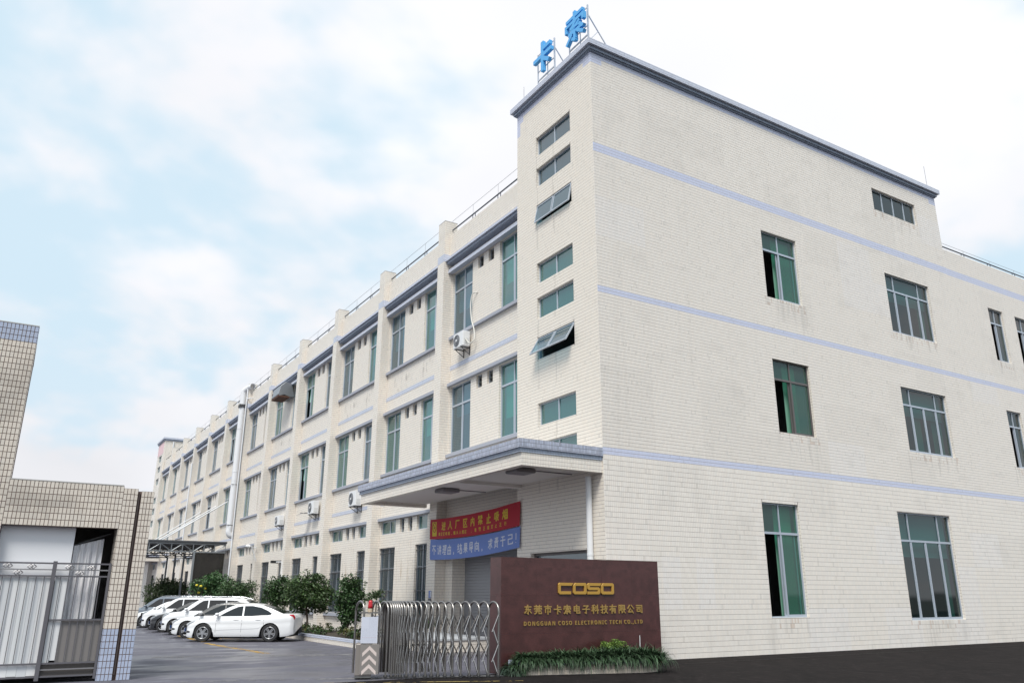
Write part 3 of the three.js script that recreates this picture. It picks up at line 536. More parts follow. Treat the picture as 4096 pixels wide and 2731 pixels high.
// ---------------------------------------------------------------- company sign wall with planter
{
  const granite = canvasTex(1024, 1024, (g, w, h) => {
    const im = g.createImageData(w, h);
    for (let i = 0; i < w * h; i++) { const x = i % w, y = (i / w) | 0, f = fbm(x / 60, y / 60, 4, 3), s = rnd(), k = 0.85 + 0.55 * (f - 0.5) + (s < 0.22 ? -0.45 : s > 0.86 ? 0.75 : (s - 0.5) * 0.3); im.data.set([sr(0.082 * k), sr(0.030 * k), sr(0.029 * k), 255], i * 4); }
    g.putImageData(im, 0, 0);
  }, { rep: [1 / 2.2, 1 / 2.2] });
  const mg = new THREE.MeshStandardMaterial({ color: 0xffffff, map: granite, roughness: 0.30 });
  const gold = std([0.47, 0.27, 0.05], 0.45, { metalness: 0.15 }), goldm = std([0.55, 0.36, 0.12], 0.3, { metalness: 0.7 });
  const t = thing('sign_wall', 'brown granite wall with gold company lettering beside the gate', 'sign wall', [-3.91, 0, 1.25]);
  const L = 4.53, H = 2.41;
  part('core', box(0.012, L - 0.012, 0, H - 0.012, -0.47, -0.012), M.grout, t);
  const xs = [0, 0.92, 1.84, 2.76, 3.68, L], ys = [0, 0.8, 1.6, H];
  for (let i = 0; i < 5; i++) for (let j = 0; j < 3; j++) part('panel', box(xs[i] + 0.001, xs[i + 1] - 0.001, ys[j] + 0.001, ys[j + 1] - 0.001, -0.011, 0.006 - ((i * 7 + j * 3) % 3) * 0.0006), mg, t);
  for (let j = 0; j < 3; j++) { part('panel', box(-0.003, 0.011, ys[j] + 0.001, ys[j + 1] - 0.001, -0.48, -0.012), mg, t); part('panel', box(L - 0.011, L + 0.003, ys[j] + 0.001, ys[j + 1] - 0.001, -0.48, -0.012), mg, t); }
  part('coping', box(-0.003, L + 0.003, H - 0.011, H + 0.004, -0.48, -0.0125), mg, t);
  // logo: four wide squared letters with clipped corners
  const ring2 = (pts, hole) => { const s = new THREE.Shape(pts.map((p) => new THREE.Vector2(...p))); if (hole) s.holes.push(new THREE.Path(hole.map((p) => new THREE.Vector2(...p)))); return new THREE.ExtrudeGeometry(s, { depth: 0.03, bevelEnabled: true, bevelSize: 0.004, bevelThickness: 0.004, bevelSegments: 1 }); };
  const w = 0.375, h = 0.245, k = 0.058, q = 0.03;
  const oct = (x) => [[x + q, 0], [x + w - q, 0], [x + w, q], [x + w, h - q], [x + w - q, h], [x + q + 0.03, h], [x, h - q - 0.03], [x, q]];
  const hole = (x) => [[x + k, k], [x + k, h - k], [x + w - k, h - k], [x + w - k, k]];
  const letters = [
    ring2([[q, 0], [w - 0.03, 0], [w - 0.03, k], [k, k], [k, h - k], [w - 0.01, h - k], [w + 0.04, h], [q, h], [0, h - q], [0, q]]), ring2(oct(0.415), hole(0.415)),
    ring2([[0.825, 0], [1.15, 0], [1.185, q], [1.185, 0.12], [1.15, 0.15], [0.885, 0.15], [0.885, h - k], [1.19, h - k], [1.235, h], [0.855, h], [0.825, h - q], [0.825, 0.125], [0.855, 0.095], [1.125, 0.095], [1.125, k], [0.825, k]]), ring2(oct(1.225), hole(1.225))];
  for (const g of letters) part('logo_letter', g.translate(1.50, 1.63, 0.007), gold, t);
  [...'东莞市卡索电子科技有限公司'].forEach((c, i) => part('character', solidGlyph(c, 0.225, 0.20, 0.024, 0.02).map((g) => g.translate(0.675 + i * 0.2655, 1.20, 0.007)), goldm, t));
  const font = await new FontLoader().loadAsync('fonts/droid/droid_sans_bold.typeface.json');
  let x = 0.56; const text = 'DONGGUAN COSO ELECTRONIC TECH CO.,LTD', gl = [];
  for (const ch of text) { if (ch === ' ') { x += 0.045; continue; } const g = new TextGeometry(ch, { font, size: 0.088, depth: 0.018, curveSegments: 3, bevelEnabled: false }); g.computeBoundingBox(); gl.push([g, x]); x += g.boundingBox.max.x + 0.017; }
  const k2 = 3.42 / (x - 0.56);
  for (const [g, px] of gl) part('letter', g.translate(0.56 + (px - 0.56) * k2, 0.965, 0.007), goldm, t);
}
{
  // planter: curved tiled kerb with a lavender rim, single tiles in front
  const front = new THREE.CatmullRomCurve3([[-3.72, 1.31], [-3.62, 1.62], [-2.9, 1.85], [-2.0, 2.12], [-1.0, 2.42], [-0.55, 2.35], [-0.35, 1.9], [-0.3, 1.31]].map((p) => V(p[0], 0, p[1])), false, 'catmullrom', 0.15);
  const t = thing('planter', 'low curved tiled planter in front of the granite sign wall', 'planter', [0, 0, 0]);
  const len = front.getLength(), n = Math.round(len / 0.055), tile = new RoundedBoxGeometry(0.0505, 0.094, 0.008, 1, 0.002), rim = new RoundedBoxGeometry(0.0505, 0.085, 0.01, 1, 0.002);
  const mats = [0, 1, 2, 3].map(() => std(jitter([0.62, 0.55, 0.46], 0.12), 0.45)), lav = [0, 1, 2].map(() => std(jitter([0.47, 0.52, 0.66], 0.1), 0.4)), wallG = [], topG = [];
  for (let i = 0; i < n; i++) {
    const a = front.getPointAt(i / n), b = front.getPointAt((i + 1) / n), c = a.clone().add(b).multiplyScalar(0.5), d = b.clone().sub(a), turn = Math.atan2(-d.z, d.x);
    const base = new THREE.BoxGeometry(d.length() + 0.008, 0.278, 0.09).rotateY(turn).translate(c.x, 0.139, c.z); wallG.push(base);
    const nx = -d.z / d.length(), nz = d.x / d.length(), out = 0.045;
    topG.push(new THREE.BoxGeometry(d.length() + 0.006, 0.012, 0.11).rotateY(turn).translate(c.x, 0.284, c.z));
    for (let j = 0; j < 2; j++) { const o = shade(new THREE.Mesh(tile, mats[(i * 5 + j * 3 + (rnd() * 3 | 0)) % 4])); o.name = 'tile'; o.position.set(c.x - nx * out * -1, 0.052 + j * 0.1, c.z + nz * out); o.rotation.y = turn; t.add(o); }
    const o = shade(new THREE.Mesh(rim, lav[i % 3])); o.name = 'rim_tile'; o.position.set(c.x + nx * (out + 0.006), 0.245, c.z + nz * (out + 0.006)); o.rotation.y = turn; t.add(o);
  }
  part('wall', wallG, M.grout, t); part('coping', topG, std([0.5, 0.54, 0.66], 0.5), t);
  const soil = new THREE.Shape(front.getSpacedPoints(40).map((p) => new THREE.Vector2(p.x, -p.z)));
  part('soil', new THREE.ShapeGeometry(soil).rotateX(-Math.PI / 2).translate(0, 0.22, 0), std([0.05, 0.04, 0.03], 1), t);
  // strap-leaved plants: arching blades in tufts
  const blade = (L, w, bend, turn, lean, c) => {
    const n = 5, pos = [], col = [], idx = [];
    for (let i = 0; i <= n; i++) { const s = i / n, a = lean + bend * s, r = L * s; const X = r * Math.sin(a), Y = r * Math.cos(a), ww = w * (1 - s * s * 0.95) * 0.5; for (const q of [-1, 1]) { const px = X, pz = q * ww; pos.push(px * Math.cos(turn) + pz * Math.sin(turn), Y, -px * Math.sin(turn) + pz * Math.cos(turn)); col.push(...c.map((v) => v * (1 + 0.25 * Math.abs(q + 0.3)))); } if (i < n) { const k = i * 2; idx.push(k, k + 1, k + 2, k + 1, k + 3, k + 2); } }
    const g = new THREE.BufferGeometry(); g.setAttribute('position', new THREE.Float32BufferAttribute(pos, 3)); g.setAttribute('color', new THREE.Float32BufferAttribute(col, 3)); g.setIndex(idx); g.computeVertexNormals(); return g.toNonIndexed();
  };
  const leaf = new THREE.MeshPhysicalMaterial({ color: 0xffffff, vertexColors: true, roughness: 0.55, side: THREE.DoubleSide });
  const tufts = [];
  for (let i = 0; i < 1300; i++) {
    const s = rnd(), zz = rnd(), x = -3.7 + 3.2 * s, zf = 1.56 + (x + 3.75) * 0.31, z = 1.36 + (zf - 1.36) * Math.pow(zz, 0.55), hgt = (0.23 + 0.10 * s) * rr(0.8, 1.25), y = x < -3.6 ? 0.1 : 0.24;
    for (let b = 0; b < 14; b++) { const k = rr(0.5, 1.5); tufts.push(blade(hgt * rr(0.8, 1.3), 0.034, rr(0.5, 1.7), rnd() * 6.283, rr(0.1, 0.7), [0.02 * k + 0.01, 0.05 * k + 0.01, 0.019 * k + 0.008]).translate(x + rr(-0.05, 0.05), y, z + rr(-0.05, 0.05))); }
  }
  for (let i = 0; i < 60; i++) { const y = rr(0.1, 0.3), x = rr(-0.55, -0.36), z = rr(1.4, 2.25), left = i < 24; for (let b = 0; b < 16; b++) { const k = rr(0.5, 1.4); tufts.push(blade(rr(0.2, 0.36), 0.03, rr(0.8, 2.0), rnd() * 6.283, rr(0.1, 0.8), [0.02 * k + 0.01, 0.045 * k + 0.01, 0.024 * k + 0.01]).translate(left ? -3.78 + rr(-0.08, 0.12) : x, left ? 0.05 : y, left ? rr(1.3, 1.6) : z)); } }
  const tm = part('ground_cover', tufts, leaf, scene, false); tag(tm, 'dark green strap-leaved plants filling the planter before the sign wall', 'plants', null, 'stuff');
  // the taller yellow-green shrub in it
  const sh = thing('low_shrub', 'yellow-green low shrub rising from the right half of the planter', 'shrub', [-1.15, 0.22, 1.55]);
  part('stem', [rod([0, 0, 0], [0.1, 0.3, 0], 0.008, 5), rod([0, 0, 0], [-0.25, 0.28, 0.05], 0.008, 5), rod([0.1, 0, 0], [0.4, 0.26, 0], 0.008, 5)], std([0.08, 0.06, 0.03], 0.9), sh);
  part('foliage', foliage(3600, 0.52, 0.15, 0.2, 0.27, 0.04, [0.11, 0.19, 0.03], { clumps: 46 }), leaf, sh, false);
  const stick = tag(part('marker_stick', rod([-0.35, 0.3, 1.6], [-0.34, 0.72, 1.6], 0.008, 6), M.white, scene), 'thin white stick upright among the plants at the right', 'stick');
}
// leaves scattered through an uneven crown: n folded leaf faces in clumps, radii a (x), b (y), c (z), centre height h
function foliage(n, a, b, c, h, size, col, { clumps = 26, hollow = 0.35 } = {}) {
  const cl = []; for (let i = 0; i < clumps; i++) { const u = rr(-1, 1), th = rnd() * 6.283, r = Math.pow(rnd(), 0.45) * (1 - 0.12), s = Math.sqrt(1 - u * u); cl.push([r * s * Math.cos(th) * a, h + r * u * b, r * s * Math.sin(th) * c, rr(0.22, 0.42)]); }
  const pos = new Float32Array(n * 12 * 3), colr = new Float32Array(n * 12 * 3); let o = 0;
  const q = new THREE.Quaternion(), e = new THREE.Euler(), A = [V(0, 0, 0), V(0.5, 0.12, 0.28), V(1, -0.08, 0), V(0.5, 0.12, -0.28)], P = A.map(() => V(0, 0, 0));
  for (let i = 0; i < n; i++) {
    const k = cl[(rnd() * clumps) | 0], u = rr(-1, 1), th = rnd() * 6.283, r = Math.pow(rnd(), 0.4) * k[3], s = Math.sqrt(1 - u * u), m = Math.min(a, c) * 1.15;
    const cx0 = k[0] + r * s * Math.cos(th) * m, cy0 = k[1] + r * u * b * 0.9, cz0 = k[2] + r * s * Math.sin(th) * m, L = size * rr(0.7, 1.4);
    q.setFromEuler(e.set(rr(-0.9, 0.9), rnd() * 6.283, rr(-0.9, 0.5)));
    A.forEach((v, j) => P[j].copy(v).multiplyScalar(L).applyQuaternion(q).add(V(cx0, cy0, cz0)));
    const g = rr(0.55, 1.45), w = rr(0.85, 1.2);
    for (const j of [0, 1, 2, 0, 2, 3]) { pos[o] = P[j].x; pos[o + 1] = P[j].y; pos[o + 2] = P[j].z; colr[o] = col[0] * g * w; colr[o + 1] = col[1] * g; colr[o + 2] = col[2] * g; o += 3; }
  }
  const g = new THREE.BufferGeometry(); g.setAttribute('position', new THREE.BufferAttribute(pos.slice(0, o), 3)); g.setAttribute('color', new THREE.BufferAttribute(colr.slice(0, o), 3)); g.computeVertexNormals(); return g;
}
const leafMat = new THREE.MeshPhysicalMaterial({ color: 0xffffff, vertexColors: true, roughness: 0.5, side: THREE.DoubleSide }), bark = std([0.10, 0.075, 0.055], 0.95);

// ---------------------------------------------------------------- planted bed along the facade
{
  const bed = thing('planting_bed', 'long low bed kerb with lavender tile rim along the factory wall', 'planter', [-3.45, 0, -8.2]);
  const rimT = [], near = [];
  part('kerb', [box(0, 0.12, 0, 0.15, -57, 0), box(0.12, 2.6, 0, 0.15, -0.12, 0)], M.cream, bed);
  part('rim', [box(-0.012, 0.14, 0.15, 0.235, -57.01, 0.012), box(0.14, 2.6, 0.15, 0.235, -0.13, 0.012)], M.lav, bed);
  part('soil', box(0.12, 2.6, 0.0, 0.16, -57, -0.13), std([0.05, 0.04, 0.03], 1), bed);
  const G = [];
  for (let i = 0; i < 60; i++) { const z = rr(-22, -8.6), x = rr(-3.2, -1.6); G.push(foliage(90, 0.22, rr(0.10, 0.26), 0.22, 0.18, 0.07, rnd() < 0.4 ? [0.11, 0.12, 0.03] : [0.035, 0.07, 0.018], { clumps: 6 }).translate(x, 0.15, z)); }
  tag(part('undergrowth', G, leafMat, scene, false), 'low weeds and bushes under the trees in the long bed', 'undergrowth', null, 'stuff');
}
function tree(label, x, z, { y = 0.15, top = 2.4, crown = 1.3, w = 0.8, d = w, n = 3000, col = [0.036, 0.08, 0.024], size = 0.085, clumps = 30, bent = 0, name = 'small_tree', flowers = 0 }) {
  const t = thing(name, label, 'tree', [x, y, z], 0, 'small trees in the bed along the factory');
  const cy = top - crown / 2 - y, trunk = [tube([[0, 0, 0], [0.04 + bent * 0.4, cy * 0.35, 0.02], [bent, cy * 0.75, 0], [bent * 0.6, cy * 1.1, 0.05]], 0.04, 10, 7)];
  for (let i = 0; i < 5; i++) { const a = i * 1.26 + 0.4; trunk.push(tube([[bent * 0.8, cy * 0.55 + i * 0.06, 0], [Math.cos(a) * w * 0.3, cy * 0.85, Math.sin(a) * d * 0.3], [Math.cos(a) * w * 0.6, cy + crown * 0.15, Math.sin(a) * d * 0.6]], 0.017, 8, 5)); }
  part('trunk', trunk, bark, t);
  part('crown', foliage(n, w, crown / 2, d, cy, size, col, { clumps }), leafMat, t, false);
  for (let i = 0; i < flowers; i++) part('flower', new THREE.IcosahedronGeometry(0.085, 1).scale(1, 0.7, 1).translate(rr(-0.9, -0.3) * w, cy + rr(-0.2, 0.35), rr(0.2, 0.9) * d), std([0.75, 0.62, 0.06], 0.6), t);
  return t;
}
tree('slim dark tree nearest the sliding gate, with crown reaching low', -2.6, -11.6, { top: 2.36, crown: 1.95, w: 0.56, n: 5200, clumps: 44, size: 0.1 });
tree('broad round-topped tree on a bent bare trunk behind the white sedan', -2.55, -16.2, { top: 2.42, crown: 1.65, w: 1.0, n: 8000, clumps: 60, size: 0.1, bent: -0.1, col: [0.048, 0.092, 0.026] });
tree('upright tree with a pointed tip above the sedan tail', -2.6, -20.6, { top: 2.6, crown: 1.9, w: 0.72, n: 5200, clumps: 40, size: 0.1 });
tree('bushy tree to the right of the yellow-flowered one, above the car roofs', -2.4, -29.2, { top: 2.65, crown: 2.1, w: 1.1, n: 7000, size: 0.11, clumps: 50, col: [0.042, 0.088, 0.028] });
tree('large leafy tree with yellow flowers in front of the steel awning', -2.4, -35.4, { top: 3.0, crown: 2.5, w: 1.25, n: 7000, size: 0.14, clumps: 50, flowers: 4, col: [0.042, 0.105, 0.032] });
tree('farthest round tree, standing left of the awning post', -2.4, -49, { top: 2.9, crown: 2.4, w: 1.9, n: 8000, size: 0.14, clumps: 60, col: [0.05, 0.08, 0.03] });
{ // thin shoot beside the gate
  const t = thing('young_tree', 'thin young tree with sparse leaves right behind the gate head', 'tree', [-2.5, 0.15, -9.3]);
  part('trunk', [tube([[0, 0, 0], [0.02, 0.7, 0], [0.05, 1.5, 0]], 0.02, 8, 6), tube([[0.02, 0.8, 0], [0.2, 1.2, 0.05], [0.4, 1.5, 0]], 0.01, 6, 5), tube([[0.02, 0.7, 0], [-0.2, 1.1, 0], [-0.3, 1.45, 0]], 0.01, 6, 5)], bark, t);
  part('crown', foliage(420, 0.42, 0.3, 0.42, 1.4, 0.09, [0.05, 0.085, 0.03], { clumps: 12 }), leafMat, t, false);
}
// ---------------------------------------------------------------- retractable gate
{
  const A = V(-6.62, 0, 0.62), B = V(-4.28, 0, 1.55), dir = B.clone().sub(A).normalize(), turn = Math.atan2(-dir.z, dir.x);
  const t = thing('retractable_gate', 'folding stainless steel gate of arched hoops drawn across the entrance', 'gate', [A.x, 0, A.z], turn);
  const L = B.distanceTo(A), steel = M.steelbright, lat = std([0.52, 0.51, 0.50], 0.25, { metalness: 1 }), dark = std([0.10, 0.10, 0.10], 0.5);
  // a hoop: two legs joined by an arch, its plane set aslant to the gate
  const H = 1.47, hw = 0.19, aslant = 1.12, pts = [];
  pts.push([hw, 0.1], [hw, 0.55], [hw, 1.0], [hw, H - hw]);
  for (let i = 1; i < 12; i++) { const a = Math.PI * i / 12; pts.push([hw * Math.cos(a), H - hw + hw * Math.sin(a)]); }
  pts.push([-hw, H - hw], [-hw, 1.0], [-hw, 0.55], [-hw, 0.1]);
  const hoopGeo = tube(pts.map(([x, y]) => [x, y, 0]), 0.023, 60, 8).rotateY(-aslant);
  const xs = [0.24, 0.31, 0.36, 0.405, 0.45, 0.495, 0.545, 0.60, 0.68, 0.76, 0.85, 0.96, 1.08, 1.21, 1.35, 1.50, 1.66, 1.84, 2.03, 2.23, 2.44, 2.66].map((v) => v * L / 2.66);
  const c = hw * Math.cos(aslant), s = hw * Math.sin(aslant), rods = {};
  let first, wheel;
  xs.forEach((x, i) => {
    if (!first) { first = part('hoop', hoopGeo, steel, t); first.position.x = x; } else { const o = first.clone(); o.position.x = x; t.add(o); }
    if (i % 2 === 0 || i > 12) {
      if (!wheel) { wheel = part('wheel', new THREE.CylinderGeometry(0.042, 0.042, 0.03, 14).rotateX(Math.PI / 2), M.rubber, t); wheel.position.set(x + c, 0.045, s); } else { const o = wheel.clone(); o.position.set(x + c, 0.045, s); t.add(o); }
      const f = part('wheel_fork', box(-0.018, 0.018, 0.05, 0.14, -0.02, 0.02), steel, t); f.position.set(x + c, 0, s);
    }
    if (i > 4) {
      const gap = x - xs[i - 1], X1 = x + c, zz = s + 0.03, diag = (xa, ya, xb, yb, z) => part('lattice_bar', bar([X1 - xa * gap, ya, z], [X1 - xb * gap, yb, z], 0.014, 0.034), lat, t);
      for (const o of [0, -0.58]) { diag(0, 1.22 + o, 0.66, 0.88 + o, zz); diag(0.58, 0.94 + o, 0.03, 0.62 + o, zz - 0.03); { const Y = X1 - c * 2, q = -s - 0.03; for (const [ya, yb] of [[0.92, 1.22], [1.22, 0.92]]) part('rear_lattice_bar', bar([Y, ya + o, q], [Y - 0.8 * gap, yb + o, q + (ya > yb ? 0.02 : 0)], 0.012, 0.03), steel, t); } part('bolt', new THREE.CylinderGeometry(0.012, 0.012, 0.05, 8).rotateX(Math.PI / 2).translate(X1, 1.21 + o, zz), dark, t); }
      part('upright', rod([x - gap * 0.45, 0.3, -0.02], [x - gap * 0.45, 1.2, -0.02], 0.011, 7), steel, t);
    }
  });
  // drive head: housing, two tall hoops, notice sheet, chevrons and a red lamp
  const h = sub('gate_head', t, [-0.16, 0, 0.02]);
  const housing = new RoundedBoxGeometry(0.33, 0.60, 0.46, 2, 0.02).translate(0.02, 0.37, -0.02);
  part('housing', housing, std([0.30, 0.27, 0.25], 0.4, { metalness: 0.5 }), h);
  part('foot', [box(-0.14, 0.18, 0.03, 0.08, -0.22, 0.2)], dark, h);
  for (const x of [-0.07, 0.26]) { const o = first.clone(); o.name = 'tall_hoop'; o.scale.y = 1.005; o.position.set(x - 0.03, 0, 0.02); h.add(o); }
  part('crossbar', [bar([-0.12, 1.26, 0.2], [0.36, 1.26, 0.2], 0.03), bar([-0.1, 0.9, 0.2], [0.36, 0.9, 0.2], 0.025)], steel, h);
  part('side_plate', box(-0.05, 0.32, 0.1, 0.66, 0.212, 0.225), std([0.36, 0.33, 0.31], 0.35, { metalness: 0.6 }), h);
  const chev = []; for (let i = 0; i < 3; i++) { const y = 0.60 - i * 0.17; for (const q of [-1, 1]) { const sh = new THREE.Shape([[0, y], [q * 0.14, y - 0.13], [q * 0.14, y - 0.205], [0, y - 0.075]].map((p) => new THREE.Vector2(...p))); chev.push(new THREE.ShapeGeometry(sh).translate(0.13, 0.03, 0.229)); } }
  part('chevron', chev, new THREE.MeshStandardMaterial({ color: C(0.62, 0.53, 0.50), roughness: 0.5, side: THREE.DoubleSide }), h);
  const notice = canvasTex(256, 512, (g) => { g.fillStyle = css(196, 200, 214); g.fillRect(0, 0, 256, 512); g.strokeStyle = 'rgba(60,66,96,0.55)'; g.lineWidth = 2; for (let i = 0; i < 34; i++) { const y = 20 + i * 14; for (let x = i < 15 ? 120 : 20; x < 236; x += rr(8, 22)) { g.beginPath(); g.moveTo(x, y); g.lineTo(x + rr(5, 12), y); g.stroke(); } } g.strokeStyle = 'rgba(170,60,60,0.5)'; g.beginPath(); g.moveTo(20, 400); g.lineTo(230, 400); g.stroke(); });
  const np = part('notice', box(-0.06, 0.27, 0.68, 1.18, 0.23, 0.233), new THREE.MeshStandardMaterial({ map: notice, roughness: 0.7 }), h);
  { const u = np.geometry.attributes.uv, p = np.geometry.attributes.position; for (let i = 0; i < u.count; i++) u.setXY(i, (p.getX(i) + 0.06) / 0.33, (p.getY(i) - 0.68) / 0.5); }
  const lamp = new THREE.LatheGeometry([[0, 0.16], [0.03, 0.155], [0.042, 0.13], [0.045, 0.05], [0.05, 0.0], [0, 0]].map((p) => new THREE.Vector2(...p)), 18).translate(0.10, 1.34, 0.18);
  part('warning_lamp', lamp, std([0.50, 0.02, 0.03], 0.25), h); part('lamp_base', new THREE.CylinderGeometry(0.05, 0.05, 0.07, 18).translate(0.10, 1.305, 0.18), std([0.55, 0.44, 0.32], 0.5), h);
}
// ---------------------------------------------------------------- things behind the gate
{
  const t = thing('low_tiled_step', 'low tiled step with pale edge before the roller shutter', 'step', [-2.4, 0, -5.2]);
  part('body', box(0, 2.2, 0, 0.33, -4.1, 0), M.cream, t); part('edge', box(-0.03, 2.2, 0.33, 0.38, -4.13, 0.03), std([0.5, 0.52, 0.55], 0.6), t);
  const p = thing('potted_plant', 'spiky green plant in a white pot behind the folding gate', 'potted plant', [-3.2, 0, -3.9]);
  part('pot', new THREE.LatheGeometry([[0, 0], [0.13, 0], [0.17, 0.34], [0.19, 0.36], [0.17, 0.37], [0.15, 0.33], [0, 0.33]].map((q) => new THREE.Vector2(...q)), 24), std([0.68, 0.68, 0.70], 0.4), p);
  part('stem', rod([0, 0.33, 0], [0.02, 0.75, 0], 0.02, 8), bark, p);
  const L = []; for (let i = 0; i < 26; i++) { const a = i * 2.4, g = new THREE.ConeGeometry(0.022, 0.42, 4).scale(1, 1, 0.3).translate(0, 0.21, 0).rotateZ(-rr(0.3, 1.3)).rotateY(a).translate(0.02, 0.74, 0); L.push(g); }
  part('foliage', L, std([0.05, 0.10, 0.03], 0.6), p);
  const pl = thing('wall_plaque', 'small blue and white plate on the first pilaster left of the canopy wall', 'plate', [-0.01, 1.5, PZ(0) - 0.3], LEFT);
  part('plate', box(-0.1, 0.1, 0, 0.24, 0, 0.008), std([0.06, 0.14, 0.48], 0.4), pl); part('label', box(0, 0.095, 0.02, 0.22, 0.008, 0.011), std([0.6, 0.62, 0.66], 0.5), pl); part('lower_box', box(-0.1, 0.1, -0.2, -0.02, 0, 0.03), std([0.12, 0.12, 0.15], 0.5), pl);
}

// ---------------------------------------------------------------- gatehouse at the left
{
  const t = thing('gatehouse', 'cream tiled gatehouse with lavender base at the left edge', 'gatehouse', [-10.8, 0, -1.5]);
  const X = (x) => x + 10.8, D = -3.6, T = 0.25;
  const add = [];                                                                  // tiles: [x0, x1, y0, y1]
  part('wall', [box(X(-16), X(-13.43), 0, 6.86, D, -0.006), box(X(-13.43), X(-11.39), 2.88, 3.74, -T, -0.006), box(X(-11.39), X(-11.115), 0, 3.70, -0.6, -0.006), box(X(-11.05), -0.006, 0, 3.66, -0.6, -0.006), box(X(-11.115), X(-11.05), 0, 3.66, -0.6, -0.07)], std([0.17, 0.12, 0.105], 0.9), t);
  part('wall', [box(X(-11.6), -0.02, 0, 3.6, D, D + 0.2), box(X(-13.43), X(-11.6), 0, 3.6, D, D + 0.2), box(-0.22, -0.02, 0, 3.6, D + 0.2, -0.61)], M.plaster, t);
  part('roof', [box(X(-13.42), -0.02, 3.45, 3.6, D, -T - 0.01)], M.plaster, t);
  const info = [], pu = 0.0695, pv = 0.1185, base = [0.66, 0.595, 0.525], lav = [0.40, 0.45, 0.58];
  const fill = (x0, x1, y0, y1, face, fixed) => {
    const nu = Math.max(1, Math.round((x1 - x0) / pu)), nv = Math.round((y1 - y0) / pv), a = (x1 - x0) / nu, b = (y1 - y0) / nv;
    for (let j = 0; j < nv; j++) for (let i = 0; i < nu; i++) { const u = x0 + (i + 0.5) * a, v = y0 + (j + 0.5) * b, low = v < 0.93 || v > 6.55; const dirt = 1 - 0.22 * Math.max(0, fbm(u * 1.3 + 9, v * 1.8, 3, 3) - 0.52) * 4; info.push([face, u, v, a - 0.0125, b - 0.0125, fixed, jitter(low ? lav : base.map((q) => q * Math.min(1, dirt)), 0.09)]); }
  };
  fill(X(-16), X(-13.43), 0, 6.86, 'front', 0); fill(X(-13.43), X(-11.39), 2.88, 3.74, 'front', 0); fill(X(-11.39), X(-11.115), 0, 3.70, 'front', 0); fill(X(-11.05), 0, 0, 3.66, 'front', 0);
  fill(-0.6, 0, 0, 3.66, 'side', 0); fill(-0.6, 0, 0, 2.88, 'inner', X(-11.39)); fill(-0.25, 0, 3.74, 6.86, 'right', X(-13.43));
  const geo = new RoundedBoxGeometry(1, 1, 1, 1, 0.04), boxg = new THREE.BoxGeometry(1, 1, 1), m = new THREE.Matrix4(), col = new THREE.Color();
  const place = ([f, u, v, w, h, k]) => f === 'front' ? m.makeScale(w, h, 0.012).setPosition(u, v, -0.006) : f === 'side' ? m.makeScale(0.012, h, w).setPosition(-0.006, v, u) : f === 'inner' ? m.makeScale(0.012, h, w).setPosition(k - 0.003, v, u) : m.makeScale(0.012, h, w).setPosition(k + 0.003, v, u);
  const eye = V(-13.2646 + 10.8, 1.62, 16.8856 + 1.5), inView = (q) => q[0] === 'front' && q[1] > X(-11.39) && q[2] > 0.1;
  const near = info.filter(inView).sort((a, b) => V(a[1], a[2], 0).distanceTo(eye) - V(b[1], b[2], 0).distanceTo(eye)).slice(0, 300), single = new Set(near), rest = info.filter((q) => !single.has(q));
  const im = new THREE.InstancedMesh(boxg, M.tile, rest.length); rest.forEach((q, i) => { im.setMatrixAt(i, place(q)); im.setColorAt(i, col.setRGB(...q[6])); });
  im.name = 'wall_tiles'; im.userData.kind = 'stuff'; shade(im); t.add(im);
  const mc = Array.from({ length: 8 }, () => std(jitter(base, 0.14), 0.36)), ml = Array.from({ length: 5 }, () => std(jitter(lav, 0.12), 0.36));
  near.forEach((q, i) => { const o = shade(new THREE.Mesh(boxg, q[2] < 0.93 ? ml[i % 5] : mc[(i * 5) % 8])); o.name = 'tile'; o.applyMatrix4(place(q)); t.add(o); });
  part('coping', [box(X(-13.43), X(-11.4), 3.74, 3.76, -0.3, 0.004), box(X(-16), X(-13.425), 6.86, 6.88, D, 0.004)], M.plaster, t);
  part('rain_pipe', [rod([X(-11.082), 0.1, -0.03], [X(-11.082), 3.6, -0.03], 0.022, 10)], std([0.045, 0.032, 0.03], 0.7), t);
  // board, cloth and iron gate hang in the opening
  const b = thing('white_board', 'white sheet closing the upper left of the gatehouse opening', 'board', [-13.42, 1.85, -1.72]);
  part('sheet', new THREE.BoxGeometry(1.28, 1.1, 0.012, 1, 1, 1).translate(0.64, 0.55, 0), std([0.80, 0.80, 0.83], 0.55), b);
  const cl = thing('hanging_cloth', 'creased pale cloth hanging at the right of the gatehouse opening', 'cloth', [-12.16, 0.9, -1.86]);
  const g = new THREE.PlaneGeometry(0.58, 1.72, 60, 30), p = g.attributes.position;
  for (let i = 0; i < p.count; i++) { const u = p.getX(i) / 0.58 + 0.5, v = p.getY(i) / 1.72 + 0.5; p.setXYZ(i, u * 0.57, v * (1.62 + 0.17 * u) + (1 - v) * 0.25 * step(0.75, 1, u), 0.028 * Math.sin(u * 26 + Math.sin(v * 4) * 0.9) + 0.02 * Math.sin(u * 61 + v * 3) + 0.02 * noise(u * 8, v * 9, 1)); }
  g.computeVertexNormals(); part('cloth', g, std([0.74, 0.73, 0.75], 0.9, { side: THREE.DoubleSide }), cl); part('cord', rod([0.0, 1.63, 0], [0.68, 1.9, -0.02], 0.006, 5), M.wire, cl);
  const gt = thing('iron_gate', 'grey barred iron gate with diamond ornaments in the gatehouse opening', 'gate', [-13.42, 0, -1.58]);
  const I = M.iron, R = 2.0, light = std([0.30, 0.29, 0.30], 0.4, { metalness: 0.6 });
